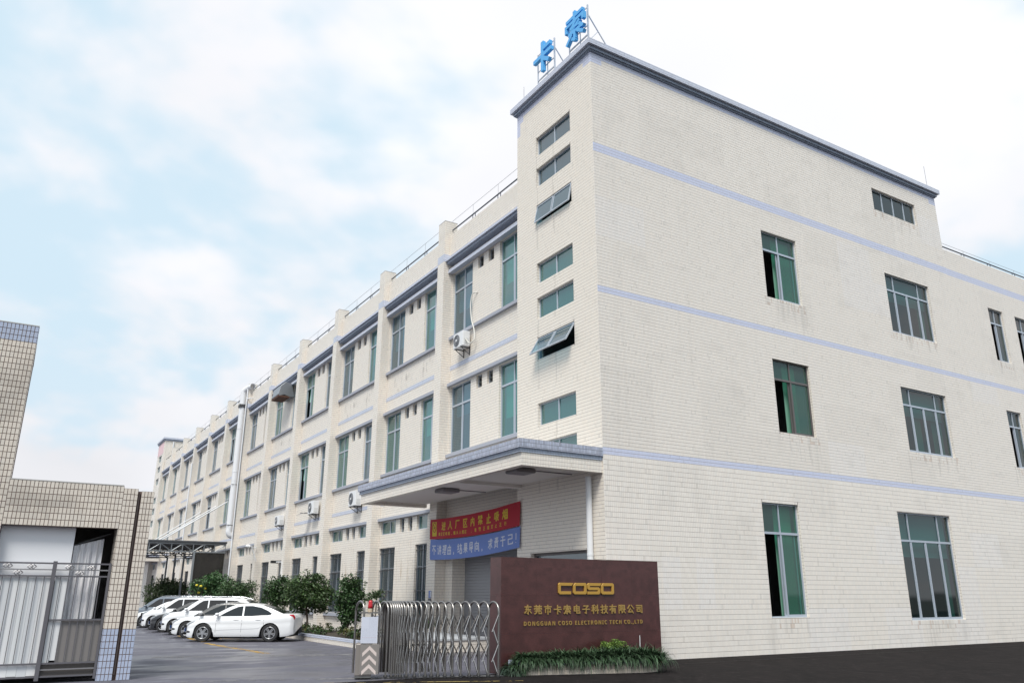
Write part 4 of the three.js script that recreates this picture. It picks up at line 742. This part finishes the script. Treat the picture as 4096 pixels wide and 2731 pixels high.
  part('frame', [bar([0.02, 2.18, 0], [R, 2.18, 0], 0.03), bar([0.02, 1.94, 0], [R, 1.94, 0], 0.03), bar([1.03, 0.12, 0], [R, 0.12, 0], 0.03), bar([1.03, 0.35, 0], [R, 0.35, 0], 0.03), bar([1.04, 1.13, 0.001], [R, 1.13, 0.001], 0.03), bar([0.02, 0.35, 0], [0.98, 0.35, 0], 0.03), bar([0.02, 0.12, 0], [0.98, 0.12, 0], 0.03)], I, gt);
  part('light_rail', bar([0.02, 2.06, 0.002], [R, 2.06, 0.002], 0.022), light, gt); part('light_rail', bar([1.03, 0.24, 0.002], [R, 0.24, 0.002], 0.022), light, gt);
  part('stile', bar([1.01, 0.05, 0.003], [1.01, 2.22, 0.003], 0.07), I, gt); part('stile', bar([R - 0.01, 0.05, 0.003], [R - 0.01, 2.2, 0.003], 0.045), I, gt); part('stile', bar([0.01, 0.05, 0.003], [0.01, 2.2, 0.003], 0.045), I, gt);
  const bg = bar([0, 0.36, 0], [0, 1.93, 0], 0.014); let b0;
  for (let i = 0; i < 13; i++) { const x = 0.17 + i * 0.139; if (Math.abs(x - 1.01) < 0.06) continue; if (!b0) { b0 = part('bar', bg, I, gt); b0.position.x = x; } else { const o = b0.clone(); o.position.x = x; gt.add(o); } }
  for (const [x, y] of [[0.22, 2.125], [0.62, 2.115], [1.27, 2.11], [1.66, 2.10], [0.41, 2.0], [1.46, 1.995]]) {
    const dia = []; for (const o of [-0.027, 0.027]) { const c = [[o - 0.052, 0], [o, 0.042], [o + 0.052, 0], [o, -0.042]]; for (let i = 0; i < 4; i++) dia.push(bar([...c[i], o * 0.1], [...c[(i + 1) % 4], o * 0.1], 0.012)); }
    part('ornament', dia.map((q) => q.translate(x, y, 0.012)), light, gt);
  }
  const panel = (n, x0, x1, y0, y1, m) => part(n, box(x0, x1, y0, y1, -0.05, -0.035), m, gt);
  const pw = [std([0.68, 0.69, 0.70], 0.6), std([0.62, 0.63, 0.65], 0.6), std([0.72, 0.72, 0.73], 0.6)];
  for (let i = 0; i < 6; i++) panel('white_panel', 0.04 + i * 0.158, 0.04 + i * 0.158 + 0.155, i % 2 ? 0.14 : 0.1, 1.92, pw[i % 3]);
  panel('white_panel', 1.06, 1.17, 0.36, 1.92, pw[0]); panel('white_panel', 1.175, 1.27, 0.36 + 0.04, 1.92, pw[2]);
  part('dark_panel', box(1.275, R - 0.03, 0.36, 1.12, -0.05, -0.035), std([0.20, 0.185, 0.18], 0.7), gt); part('dark_panel', box(1.03, R - 0.03, 0.12, 0.35, -0.05, -0.036), std([0.09, 0.08, 0.075], 0.8), gt);
}

// ---------------------------------------------------------------- fittings on the facade
function airUnit(label, y, z, w, h, x) {
  const t = thing('air_conditioner', label, 'air conditioner', [x, y, z], LEFT, 'outdoor units on the facade');
  part('casing', new RoundedBoxGeometry(w, h, 0.30, 2, 0.02).translate(0, h / 2, -0.15), M.white, t);
  part('fan_guard', [new THREE.CylinderGeometry(h * 0.40, h * 0.40, 0.012, 28).rotateX(Math.PI / 2).translate(-w * 0.14, h * 0.5, 0.006)], std([0.10, 0.11, 0.13], 0.6), t);
  const rings = []; for (let i = 1; i < 5; i++) rings.push(new THREE.TorusGeometry(h * 0.095 * i, 0.006, 5, 28).translate(-w * 0.14, h * 0.5, 0.016)); part('guard_ring', rings, std([0.35, 0.36, 0.38], 0.5), t);
  part('hub', new THREE.CylinderGeometry(0.05, 0.05, 0.02, 16).rotateX(Math.PI / 2).translate(-w * 0.14, h * 0.5, 0.018), M.white, t);
  part('valve_cover', box(w / 2 + 0.001, w / 2 + 0.012, 0.08, 0.3, -0.24, -0.06), std([0.6, 0.61, 0.62], 0.5), t);
  const d = -(WX - x) + 0.01; for (const s of [-0.3, 0.3]) part('bracket', [bar([s * w, -0.02, 0.02], [s * w, -0.02, d], 0.03), bar([s * w, -0.02, 0], [s * w, -0.28, d], 0.022), bar([s * w, -0.3, d], [s * w, 0.05, d], 0.03)], M.grille, t);
  return t;
}
airUnit('highest air conditioner, beside the top floor window next to the stair tower', 10.5, -8.63, 0.78, 0.58, 0.02);
airUnit('white air conditioner just left of the end of the entrance canopy', 5.5, -18.85, 0.86, 0.68, 0.0);
airUnit('white air conditioner in the third bay, second one left of the canopy', 5.62, -24.9, 0.86, 0.66, 0.0);
airUnit('farthest air conditioner, over the fourth bay of ground floor windows', 5.45, -31.1, 0.9, 0.56, 0.0);
{
  const t = thing('insulated_hose', 'white insulated hose curving from the wall down to the highest air conditioner', 'hose', [0.3, 0, 0]);
  part('hose', tube([[0.11, 12.55, -7.85], [0.0, 12.55, -8.0], [-0.02, 12.2, -8.15], [-0.0, 11.5, -8.1], [-0.02, 11.0, -7.85], [-0.05, 10.6, -7.8], [-0.1, 10.55, -8.05], [-0.2, 10.75, -8.2]], 0.024, 60, 9), std([0.68, 0.67, 0.63], 0.7), t);
  const fl = thing('loose_flap', 'grey sheet metal flap sticking out left of the third bay air conditioner', 'flap', [0.0, 5.75, -25.9], LEFT);
  part('flap', box(-0.35, 0.25, 0, 0.012, -0.3, 0.35).rotateX(0.35), M.zinc, fl); part('arm', bar([-0.1, 0, -0.4], [-0.1, 0, 0.2], 0.03), M.grille, fl);
  // exhaust hood
  const hd = thing('exhaust_hood', 'rusty grey sheet metal exhaust hood on the top floor wall', 'exhaust hood', [WX, 13.15, -32.0], LEFT);
  const prof = new THREE.Shape([[0, 0.15], [0.18, 0.95], [0.6, 0.98], [0.85, 0.72], [0.95, 0.2], [0.9, 0.12], [0.6, 0.22], [0.25, 0.12]].map((q) => new THREE.Vector2(...q)));
  part('shell', new THREE.ExtrudeGeometry(prof, { depth: 1.5, bevelEnabled: true, bevelSize: 0.02, bevelThickness: 0.02, bevelSegments: 2 }).rotateY(LEFT).translate(0.75, 0, 0).translate(0, 0, 0), M.zinc, hd);
  part('rusty_lip', [box(-0.76, 0.76, 0.04, 0.14, 0.26, 0.97), box(-0.79, -0.775, 0.1, 0.5, 0.1, 0.95)], std([0.10, 0.045, 0.03], 0.85), hd);
  // white duct
  const d = thing('white_duct', 'tall white exhaust duct running up the facade to the roof', 'duct', [-0.23, 0, -42.05]), DR = 0.215;
  part('pipe', rod([0, 5.95, 0], [0, 15.55, 0], DR, 24), M.pvc, d);
  part('elbow', tube([[0, 5.96, 0], [0, 5.7, 0], [0.1, 5.52, 0], [0.26, 5.47, 0]], DR, 20, 20), M.pvc, d);
  part('elbow', tube([[0, 15.54, 0], [0.03, 15.85, 0.05], [0.25, 16.05, 0.35], [0.4, 16.08, 0.9]], DR, 20, 20), M.pvc, d);
  for (const y of [6.2, 9.3, 9.9, 13.0]) part('collar', new THREE.TorusGeometry(DR + 0.004, 0.014, 8, 28).rotateX(Math.PI / 2).translate(0, y, 0), M.white, d);
  part('strap', box(-0.25, 0.3, 14.6, 14.82, -0.25, 0.25), M.grille, d); part('strap', rod([-0.24, 9.0, 0.2], [0.6, 9.0, 0.2], 0.02, 6), M.grille, d); part('strap', rod([-0.24, 6.2, 0.2], [0.63, 6.2, 0.26], 0.02, 6), M.grille, d);
  // flood lamp and cameras
  const lampAt = (label, y, z, arm) => { const q = thing('security_lamp', label, 'lamp', [0, y, z], LEFT); part('head', new THREE.SphereGeometry(0.16, 16, 10).scale(1.3, 0.7, 1).translate(-0.2, 0, 0.45), M.white, q); part('arm', [rod([0.1, -0.1, -0.02], [0.1, -0.02, 0.4], 0.025, 7), rod([0.1, -0.05, 0.42], [-0.2, 0, 0.45], 0.03, 7), rod([0.3, -0.05, 0.35], [0.25, -0.9, -0.02], 0.025, 7)], M.white, q); return q; };
  lampAt('white dome lamp on an arm above the ground floor vents', 4.45, -35.2);
  lampAt('white lamp on an arm left of the awning post', 4.5, -58.5);
  const cam = thing('security_camera', 'dark box camera on a white conduit above the trees', 'camera', [0, 3.25, -29.3], LEFT);
  part('body', new RoundedBoxGeometry(0.18, 0.15, 0.42, 1, 0.02).translate(-0.25, 0.08, 0.35), M.black, cam); part('arm', bar([-0.1, 0.08, 0.3], [0.1, 0.08, 0], 0.05), M.white, cam);
  part('conduit', [bar([0.1, 0.08, 0.01], [0.1, -0.72, 0.01], 0.05), bar([0.1, -0.72, 0.012], [1.3, -0.72, 0.012], 0.05)], M.white, cam);
}
// steel awning on trusses, hung by four white stays
{
  const z = -43.28, t = thing('steel_awning', 'dark sheet awning on steel trusses over the side entrance', 'awning', [0, 0, z]);
  const dk = std([0.075, 0.08, 0.09], 0.5), grey = std([0.24, 0.26, 0.28], 0.5, { metalness: 0.4 });
  const XL = -5.15, D = -11;
  part('roof_sheet', [box(XL, -0.02, 4.98, 5.03, D, 0.1), box(XL - 0.02, -0.02, 5.03, 5.12, 0.02, 0.12), box(XL - 0.03, XL + 0.0, 4.9, 5.1, D, 0.1)], dk, t);
  for (const [k, zz] of [0, -3.6, -7.2, -10.8].entries()) {
    const tr = [bar([XL, 4.92, zz], [-0.05, 4.92, zz], 0.07), bar([XL, 4.38, zz], [-0.05, 4.38, zz], 0.07)], n = 7;
    for (let i = 0; i <= n; i++) { const x = XL + 0.05 + (-0.15 - XL) * i / n; tr.push(bar([x, 4.4, zz + 0.003], [x, 4.9, zz + 0.003], 0.05)); if (i < n) { const x2 = XL + 0.05 + (-0.15 - XL) * (i + 1) / n; tr.push(i % 2 ? bar([x, 4.9, zz], [x2, 4.4, zz], 0.045) : bar([x, 4.4, zz], [x2, 4.9, zz], 0.045)); } }
    part('truss', tr, k ? dk : grey, t);
    part('post', bar([-2.15, 0, zz], [-2.15, 4.36, zz], 0.12), grey, t);
  }
  part('long_beam', [bar([XL, 4.36, 0], [XL, 4.36, D], 0.06), bar([XL, 4.9, 0], [XL, 4.9, D], 0.06)], dk, t);
  part('painted_shade_sheet', box(-2.08, -0.1, 0.1, 4.34, -0.03, 0), phys([0.22, 0.21, 0.20], 0.15, { transmission: 0.92, thickness: 0 }), t);  // added dark see-through sheet, imitates the awning's shade on the wall behind
  for (const [i, zz] of [-1.2, -4.9, -5.4, -10.9].entries()) part('stay', rod([-0.02, 8.06 - (i === 2 ? 0.22 : 0), zz], [XL + 0.9 + i * 0.04, 5.1, zz - 0.3 + i * 0.2], 0.042, 8), M.white, t);
}
// ---------------------------------------------------------------- parked cars
function carKind(P) {
  const g = new THREE.Group(), L = P.L, hL = L / 2, xa = hL - P.front, xb = xa - P.base, R = P.R, arch = R + 0.055;
  const curve = (pts) => { const xs = pts.map((p) => p[0]), ys = pts.map((p) => p[1]), n = xs.length; const m = ys.map((y, i) => (i === 0 ? (ys[1] - y) / (xs[1] - xs[0]) : i === n - 1 ? (y - ys[i - 1]) / (xs[i] - xs[i - 1]) : ((ys[i + 1] - y) / (xs[i + 1] - xs[i]) * (xs[i] - xs[i - 1]) + (y - ys[i - 1]) / (xs[i] - xs[i - 1]) * (xs[i + 1] - xs[i])) / (xs[i + 1] - xs[i - 1]))); return (s) => { let i = 0; while (i < n - 2 && s > xs[i + 1]) i++; const h = xs[i + 1] - xs[i], t = Math.min(1, Math.max(0, (s - xs[i]) / h)), t2 = t * t, t3 = t2 * t; return (2 * t3 - 3 * t2 + 1) * ys[i] + (t3 - 2 * t2 + t) * h * m[i] + (-2 * t3 + 3 * t2) * ys[i + 1] + (t3 - t2) * h * m[i + 1]; }; };
  const top = curve(P.top), half = curve(P.half), low = curve(P.low);
  const X = (s) => hL - s * L;
  const botAt = (s) => { let b = low(s); for (const c of [xa, xb]) { const d = Math.abs(X(s) - c); if (d < arch) b = Math.max(b, R * 0.98 + Math.sqrt(arch * arch - d * d)); } return b; };
  // section at s, v from the sill (0) round the shoulder to the centre line (1)
  const prof = [[0.955, 0], [0.985, 0.10], [1.0, 0.30], [1.0, 0.46], [0.985, 0.60], [0.992, 0.72], [0.975, 0.84], [0.94, 0.92], [0.885, 0.967], [0.8, 0.99], [0.55, 1.008], [0.28, 1.018], [0, 1.02]];
  const pt = (s, v, side, off = 0) => {
    const f = v * (prof.length - 1), i = Math.min(prof.length - 2, Math.floor(f)), t = f - i, w = prof[i][0] + (prof[i + 1][0] - prof[i][0]) * t, y = prof[i][1] + (prof[i + 1][1] - prof[i][1]) * t, b = botAt(s), hw = half(s), tp = top(s);
    const yy = b < low(s) + 1e-6 ? b + (tp - b) * y : Math.max(b, low(s) + (tp - low(s)) * y); const round = P.bow * Math.pow(w, 2.2) * (s < 0.14 ? (1 - s / 0.14) ** 1.6 : 0) + P.bow * 0.6 * Math.pow(w, 2.2) * (s > 0.86 ? -(((s - 0.86) / 0.14) ** 2) : 0);
    return [X(s) - round + (s < 0.08 ? off * 0.8 : s > 0.94 ? -off * 0.8 : 0), yy + (v > 0.75 ? off : 0), side * (hw * w + (v <= 0.8 ? off : 0))];
  };
  const st = new Set([0, 0.006, 0.02, 0.04, 0.07, 0.1, 0.13, 1, 0.996, 0.988, 0.976, 0.96, 0.945, 0.93, 0.915]); for (let i = 0; i <= 44; i++) st.add(i / 44);
  for (const c of [xa, xb]) for (let i = -12; i <= 12; i++) st.add(Math.min(1, Math.max(0, (hL - c - arch * Math.sin(i / 12 * Math.PI / 2)) / L)));
  const ss = [...st].sort((a, b) => a - b).filter((v, i, a) => !i || v - a[i - 1] > 0.002), nv = (prof.length - 1) * 2;
  const pos = [], idx = [];
  ss.forEach((s) => { for (let j = 0; j <= nv; j++) pos.push(...pt(s, j / nv, 1)); for (let j = nv - 1; j >= 0; j--) pos.push(...pt(s, j / nv, -1)); });
  const W = 2 * nv + 1;
  for (let i = 0; i < ss.length - 1; i++) for (let j = 0; j < W - 1; j++) { const a = i * W + j; idx.push(a, a + 1, a + W, a + 1, a + W + 1, a + W); }
  for (const [i, f] of [[0, 1], [ss.length - 1, -1]]) { const k = pos.length / 3, m = (W - 1) / 2, s = ss[i]; pos.push(X(s) + 0.02 * f, (botAt(s) + top(s)) / 2, 0); for (let j = 0; j < W - 1; j++) { const a = i * W + j; f > 0 ? idx.push(k, a + 1, a) : idx.push(k, a, a + 1); } }
  const body = new THREE.BufferGeometry(); body.setAttribute('position', new THREE.Float32BufferAttribute(pos, 3)); body.setIndex(idx); body.computeVertexNormals();
  const paint = P.paint;
  part('body', body, paint, g);
  part('underbody', [box(-hL + 0.25, hL - 0.3, 0.2, 0.62, -P.w / 2 + 0.27, P.w / 2 - 0.27)], M.black, g);
  // cabin
  const roof = curve(P.roof), sa = P.roof[0][0], sb = P.roof[P.roof.length - 1][0], belt = P.belt, hwB = (s) => Math.min(half(s) * 0.93, P.w / 2 * 0.93), tumble = P.tumble;
  const cp = (s, v, side) => { const H = roof(s), yb = Math.min(belt, top(s)) - 0.04, hh = Math.max(H - yb, 0.001), hb = hwB(s), ht = hb - hh * tumble; const q = v < 0.6 ? [hb - hh * tumble * (v / 0.6) * 0.93, yb + hh * (v / 0.6) * 0.93] : v < 0.8 ? [ht * (1.005 - 0.12 * Math.pow((v - 0.6) / 0.2, 1.4)) + hh * tumble * 0.07 * (1 - (v - 0.6) / 0.2), yb + hh * (0.93 + 0.07 * Math.pow((v - 0.6) / 0.2, 0.6))] : [ht * 0.885 * (1 - (v - 0.8) / 0.2), H + 0.025 * (1 - Math.pow(1 - (v - 0.8) / 0.2, 2))]; return [X(s), q[1], side * q[0]]; };
  const cpos = [], cidx = [], ns = 40, ncv = 20;
  for (let i = 0; i <= ns; i++) { const s = sa + (sb - sa) * i / ns; for (let j = 0; j <= ncv; j++) cpos.push(...cp(s, j / ncv, 1)); for (let j = ncv - 1; j >= 0; j--) cpos.push(...cp(s, j / ncv, -1)); }
  const cw = 2 * ncv + 1; for (let i = 0; i < ns; i++) for (let j = 0; j < cw - 1; j++) { const a = i * cw + j; cidx.push(a, a + 1, a + cw, a + 1, a + cw + 1, a + cw); }
  const cab = new THREE.BufferGeometry(); cab.setAttribute('position', new THREE.Float32BufferAttribute(cpos, 3)); cab.setIndex(cidx); cab.computeVertexNormals();
  part('roof', cab, P.roofPaint ?? paint, g);
  const dark = phys([0.012, 0.014, 0.016], 0.03, { ior: 1.6 });
  const quads = (rows, name, m, flip) => { const ps = [], id = [], w = rows[0].length; rows.forEach((r) => r.forEach((p) => ps.push(...p))); for (let i = 0; i < rows.length - 1; i++) for (let j = 0; j < w - 1; j++) { const a = i * w + j; flip ? id.push(a, a + 1, a + w, a + 1, a + w + 1, a + w) : id.push(a, a + w, a + 1, a + 1, a + w, a + w + 1); } const q = new THREE.BufferGeometry(); q.setAttribute('position', new THREE.Float32BufferAttribute(ps, 3)); q.setIndex(id); q.computeVertexNormals(); return part(name, q, m, g); };
  const dbl = dark.clone(); dbl.side = THREE.DoubleSide;
  const screen = (s0, s1, name, push) => { const rows = []; for (let i = 0; i <= 8; i++) { const s = s0 + (s1 - s0) * i / 8, r = []; for (let j = -8; j <= 8; j++) { const v = 1 - Math.abs(j) / 8 * 0.245, p = cp(s, v, j < 0 ? -1 : 1); r.push([p[0] + push, p[1] + 0.012, p[2]]); } rows.push(r); } quads(rows, name, dbl); };
  screen(P.ws[0], P.ws[1], 'windscreen', 0.004); screen(P.rw[0], P.rw[1], 'rear_window', -0.004);
  for (const side of [1, -1]) for (const poly of P.side) {
    const sh = new THREE.ShapeGeometry(new THREE.Shape(poly.map(([s, y]) => new THREE.Vector2(X(s), y)))), q = sh.attributes.position;
    for (let i = 0; i < q.count; i++) { const s = (hL - q.getX(i)) / L, y = q.getY(i), yb = Math.min(belt, top(s)) - 0.04; q.setZ(i, side * (hwB(s) - (y - yb) * tumble + 0.012)); }
    if (side < 0) { const id = sh.index.array; for (let i = 0; i < id.length; i += 3) { const k = id[i]; id[i] = id[i + 1]; id[i + 1] = k; } } sh.computeVertexNormals(); part('side_window', sh, dbl, g);
  }
  const patch = (s0, s1, v0, v1, name, m, sides = [1, -1], off = 0.006) => { for (const side of sides) { const rows = []; for (let i = 0; i <= 8; i++) { const r = []; for (let j = 0; j <= 4; j++) { const t = i / 8, va = Array.isArray(v0) ? v0[0] + (v0[1] - v0[0]) * t : v0, vb = Array.isArray(v1) ? v1[0] + (v1[1] - v1[0]) * t : v1; r.push(pt(s0 + (s1 - s0) * t, va + (vb - va) * j / 4, side, off)); } rows.push(r); } quads(rows, name, m, side > 0); } };
  const lens = phys([0.30, 0.32, 0.35], 0.08, { clearcoat: 1 }); lens.side = THREE.DoubleSide; const redl = phys([0.42, 0.012, 0.02], 0.12); redl.side = THREE.DoubleSide; const seam = std([0.10, 0.10, 0.11], 0.7, { side: THREE.DoubleSide }), blk = std([0.015, 0.015, 0.017], 0.35, { side: THREE.DoubleSide }), chrome = std([0.65, 0.66, 0.68], 0.15, { metalness: 1, side: THREE.DoubleSide });
  patch(0.008, P.lamp, [0.44, 0.58], [0.62, 0.66], 'headlight', lens); patch(0.004, P.lamp * 0.9, [0.55, 0.6], [0.60, 0.635], 'lamp_trim', blk, [1, -1], 0.009);
  patch(0.935, 0.996, [0.60, 0.50], [0.66, 0.69], 'tail_light', redl);
  patch(0.012, 0.07, [0.16, 0.18], [0.25, 0.22], 'fog_lamp', blk);
  for (const s of P.seams) patch(s, s + 0.0022, 0.04, 0.62, 'door_seam', seam, [1, -1], 0.006);
  for (const s of P.handles) for (const side of [1, -1]) { const p = pt(s, 0.5, side); part('door_handle', new RoundedBoxGeometry(0.2, 0.03, 0.03, 2, 0.012).translate(p[0], P.belt - 0.115, p[2] + side * 0.008), paint, g); }
  if (P.crease) patch(0.22, 0.82, [0.17, 0.24], [0.18, 0.25], 'side_crease', paint, [1, -1], 0.012);
  const fx = X(0) + 0.02, gy = P.grille;
  part('grille', [new RoundedBoxGeometry(0.04, gy[1] - gy[0], P.w * 0.46, 2, 0.015).translate(fx - 0.01, (gy[0] + gy[1]) / 2, 0)], blk, g);
  part('chrome_bar', [0.25, 0.5, 0.75].map((f) => box(fx + 0.008, fx + 0.014, gy[0] + (gy[1] - gy[0]) * f - 0.008, gy[0] + (gy[1] - gy[0]) * f + 0.008, -P.w * 0.21, P.w * 0.21)), chrome, g);
  part('number_plate', box(fx + 0.012, fx + 0.022, gy[0] - 0.15, gy[0] - 0.01, -0.22, 0.22), std([0.05, 0.14, 0.45], 0.5), g);
  part('lower_intake', box(fx - 0.04, fx + 0.005, P.low[0][1] + 0.04, P.low[0][1] + 0.12, -0.55, 0.55), blk, g);
  for (const side of [1, -1]) { const m = P.mirror; part('mirror', [new THREE.SphereGeometry(0.1, 16, 12).scale(0.9, 0.62, 1.15).translate(X(m), P.belt + 0.09, side * (hwB(m) + 0.13)), bar([X(m), P.belt + 0.02, side * (hwB(m) - 0.02)], [X(m), P.belt + 0.06, side * (hwB(m) + 0.1)], 0.05)], paint, g); }
  if (P.rails) for (const side of [1, -1]) { const s0 = P.ws[1] + 0.03, s1 = P.rw[0] - 0.01, pts = []; for (let i = 0; i <= 6; i++) { const s = s0 + (s1 - s0) * i / 6, p = cp(s, 0.8, side); pts.push([p[0], p[1] + (i === 0 || i === 6 ? 0.01 : 0.055), p[2]]); } part('roof_rail', tube(pts, 0.016, 20, 7), chrome, g); }
  if (P.spoiler) part('spoiler', box(X(P.rw[1]) - 0.03, X(P.rw[1]) + 0.18, top(P.rw[1]) + 0.0, top(P.rw[1]) + 0.12, -0.6, 0.6), paint, g);
  if (P.cladding) for (const side of [1, -1]) part('sill_cladding', box(xb + arch, xa - arch, 0.26, 0.36, side * P.w / 2 - (side > 0 ? 0.04 : -0.005), side * P.w / 2 + (side > 0 ? 0.005 : 0.04)), M.rubber, g);
  // wheels
  const tyreG = new THREE.LatheGeometry([[R * 0.66, -0.09], [R * 0.9, -0.105], [R * 0.985, -0.085], [R, -0.04], [R, 0.04], [R * 0.985, 0.085], [R * 0.9, 0.105], [R * 0.66, 0.09]].map((p) => new THREE.Vector2(...p)), 40).rotateX(Math.PI / 2);
  const spokes = []; for (let i = 0; i < 10; i++) { const a = i / 10 * 6.2832 + (i % 2 ? 0.12 : -0.12); spokes.push(new THREE.BoxGeometry(R * 0.60, 0.035, 0.025).rotateZ(i % 2 ? 0.15 : -0.15).translate(R * 0.36, 0, 0.075).rotateZ(a)); }
  spokes.push(new THREE.TorusGeometry(R * 0.64, 0.014, 8, 36).translate(0, 0, 0.085), new THREE.CylinderGeometry(0.055, 0.06, 0.03, 16).rotateX(Math.PI / 2).translate(0, 0, 0.08));
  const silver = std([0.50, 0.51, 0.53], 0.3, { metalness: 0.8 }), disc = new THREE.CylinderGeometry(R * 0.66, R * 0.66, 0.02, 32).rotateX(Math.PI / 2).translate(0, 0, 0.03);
  for (const c of [xa, xb]) for (const side of [1, -1]) { const w = sub('wheel', g, [c, R, side * (P.w / 2 - 0.125)], side > 0 ? 0 : Math.PI); part('tyre', tyreG.clone(), M.rubber, w); part('rim', spokes.map((q) => q.clone()), silver, w); part('dark_gap_backing', disc.clone(), std([0.03, 0.03, 0.032], 0.5), w); }  // near-black backing disc: shade of the spoke gaps put into colour
  return g;
}
const gloss = (c) => phys(c, 0.28, { clearcoat: 1, clearcoatRoughness: 0.04 });
const white = gloss([0.78, 0.79, 0.81]), blackp = gloss([0.012, 0.013, 0.016]), navy = gloss([0.14, 0.17, 0.21]);
const SEDAN = { L: 4.68, w: 1.80, base: 2.70, front: 0.92, R: 0.345, bow: 0.22, belt: 0.965, tumble: 0.42, lamp: 0.115, grille: [0.52, 0.66], crease: true, paint: white,
  top: [[0, 0.64], [0.02, 0.70], [0.08, 0.785], [0.16, 0.87], [0.27, 0.955], [0.4, 0.98], [0.7, 0.99], [0.84, 1.05], [0.95, 1.075], [0.985, 1.03], [1, 0.9]],
  half: [[0, 0.70], [0.03, 0.78], [0.1, 0.855], [0.25, 0.895], [0.5, 0.9], [0.78, 0.895], [0.92, 0.865], [0.97, 0.82], [1, 0.74]], low: [[0, 0.22], [0.04, 0.18], [0.3, 0.20], [0.7, 0.21], [0.93, 0.23], [1, 0.30]],
  roof: [[0.245, 0.93], [0.30, 1.09], [0.36, 1.25], [0.43, 1.395], [0.50, 1.455], [0.58, 1.465], [0.67, 1.42], [0.76, 1.29], [0.84, 1.14], [0.89, 1.05]], ws: [0.262, 0.425], rw: [0.69, 0.87], mirror: 0.315,
  side: [[[0.325, 0.985], [0.375, 1.13], [0.43, 1.26], [0.475, 1.345], [0.515, 1.37], [0.52, 0.995]], [[0.535, 0.995], [0.53, 1.375], [0.60, 1.375], [0.675, 1.31], [0.735, 1.2], [0.775, 1.09], [0.765, 1.045], [0.70, 1.0]]], seams: [0.305, 0.525, 0.715], handles: [0.475, 0.665] };
const SUV = { ...SEDAN, L: 4.55, w: 1.84, base: 2.66, front: 0.86, R: 0.35, bow: 0.2, belt: 1.06, tumble: 0.30, lamp: 0.12, grille: [0.62, 0.86], crease: false, cladding: true, rails: true,
  top: [[0, 0.78], [0.02, 0.86], [0.08, 0.96], [0.18, 1.03], [0.26, 1.06], [0.5, 1.08], [0.8, 1.1], [0.95, 1.1], [0.985, 1.05], [1, 0.92]],
  half: [[0, 0.74], [0.03, 0.82], [0.1, 0.885], [0.25, 0.915], [0.5, 0.92], [0.8, 0.915], [0.93, 0.87], [1, 0.76]], low: [[0, 0.30], [0.04, 0.25], [0.3, 0.27], [0.7, 0.28], [0.93, 0.32], [1, 0.42]],
  roof: [[0.235, 1.04], [0.29, 1.22], [0.34, 1.40], [0.40, 1.57], [0.46, 1.635], [0.60, 1.655], [0.80, 1.63], [0.90, 1.53], [0.955, 1.32], [0.985, 1.12]], ws: [0.25, 0.41], rw: [0.89, 0.98], mirror: 0.3,
  side: [[[0.315, 1.09], [0.365, 1.25], [0.415, 1.43], [0.45, 1.53], [0.50, 1.55], [0.505, 1.095]], [[0.52, 1.1], [0.515, 1.555], [0.68, 1.555], [0.70, 1.1]], [[0.715, 1.1], [0.695, 1.55], [0.80, 1.53], [0.865, 1.40], [0.85, 1.14]]], seams: [0.295, 0.51, 0.71], handles: [0.465, 0.665] };
{
  const head = [-0.86, -0.51], turn = Math.atan2(-head[1], head[0]);
  const at = (i) => [-5.45, 0, -14.34 - i * 2.8];
  const cars = [
    [SEDAN, 'parked_sedan', 'white sedan nearest the gate, whole side in view', 'car', {}],
    [SEDAN, 'parked_sedan', 'white fastback with black roof and tail spoiler just behind the nearest sedan', 'car', { roofPaint: blackp, spoiler: true, L: 4.75 }],
    [SUV, 'parked_suv', 'white off-road car with round fog lamps, third in the row', 'car', {}],
    [SEDAN, 'parked_sedan', 'black sedan squeezed between two white off-road cars', 'car', { paint: blackp }],
    [SUV, 'parked_suv', 'white off-road car beyond the black sedan', 'car', { paint: white }],
    [SEDAN, 'parked_sedan', 'white sedan with low nose, last white car of the row', 'car', {}],
    [SUV, 'parked_suv', 'blue-grey off-road car farthest along the row', 'car', { paint: navy }],
  ];
  cars.forEach(([kind, name, label, cat, more], i) => { const g = carKind({ ...kind, ...more }); g.name = numbered(name); const p = at(i); g.position.set(...p); g.rotation.y = turn; g.scale.setScalar(0.875); scene.add(g); tag(g, label, cat, 'cars parked along the factory'); });
}
renderer.render(scene, camera);
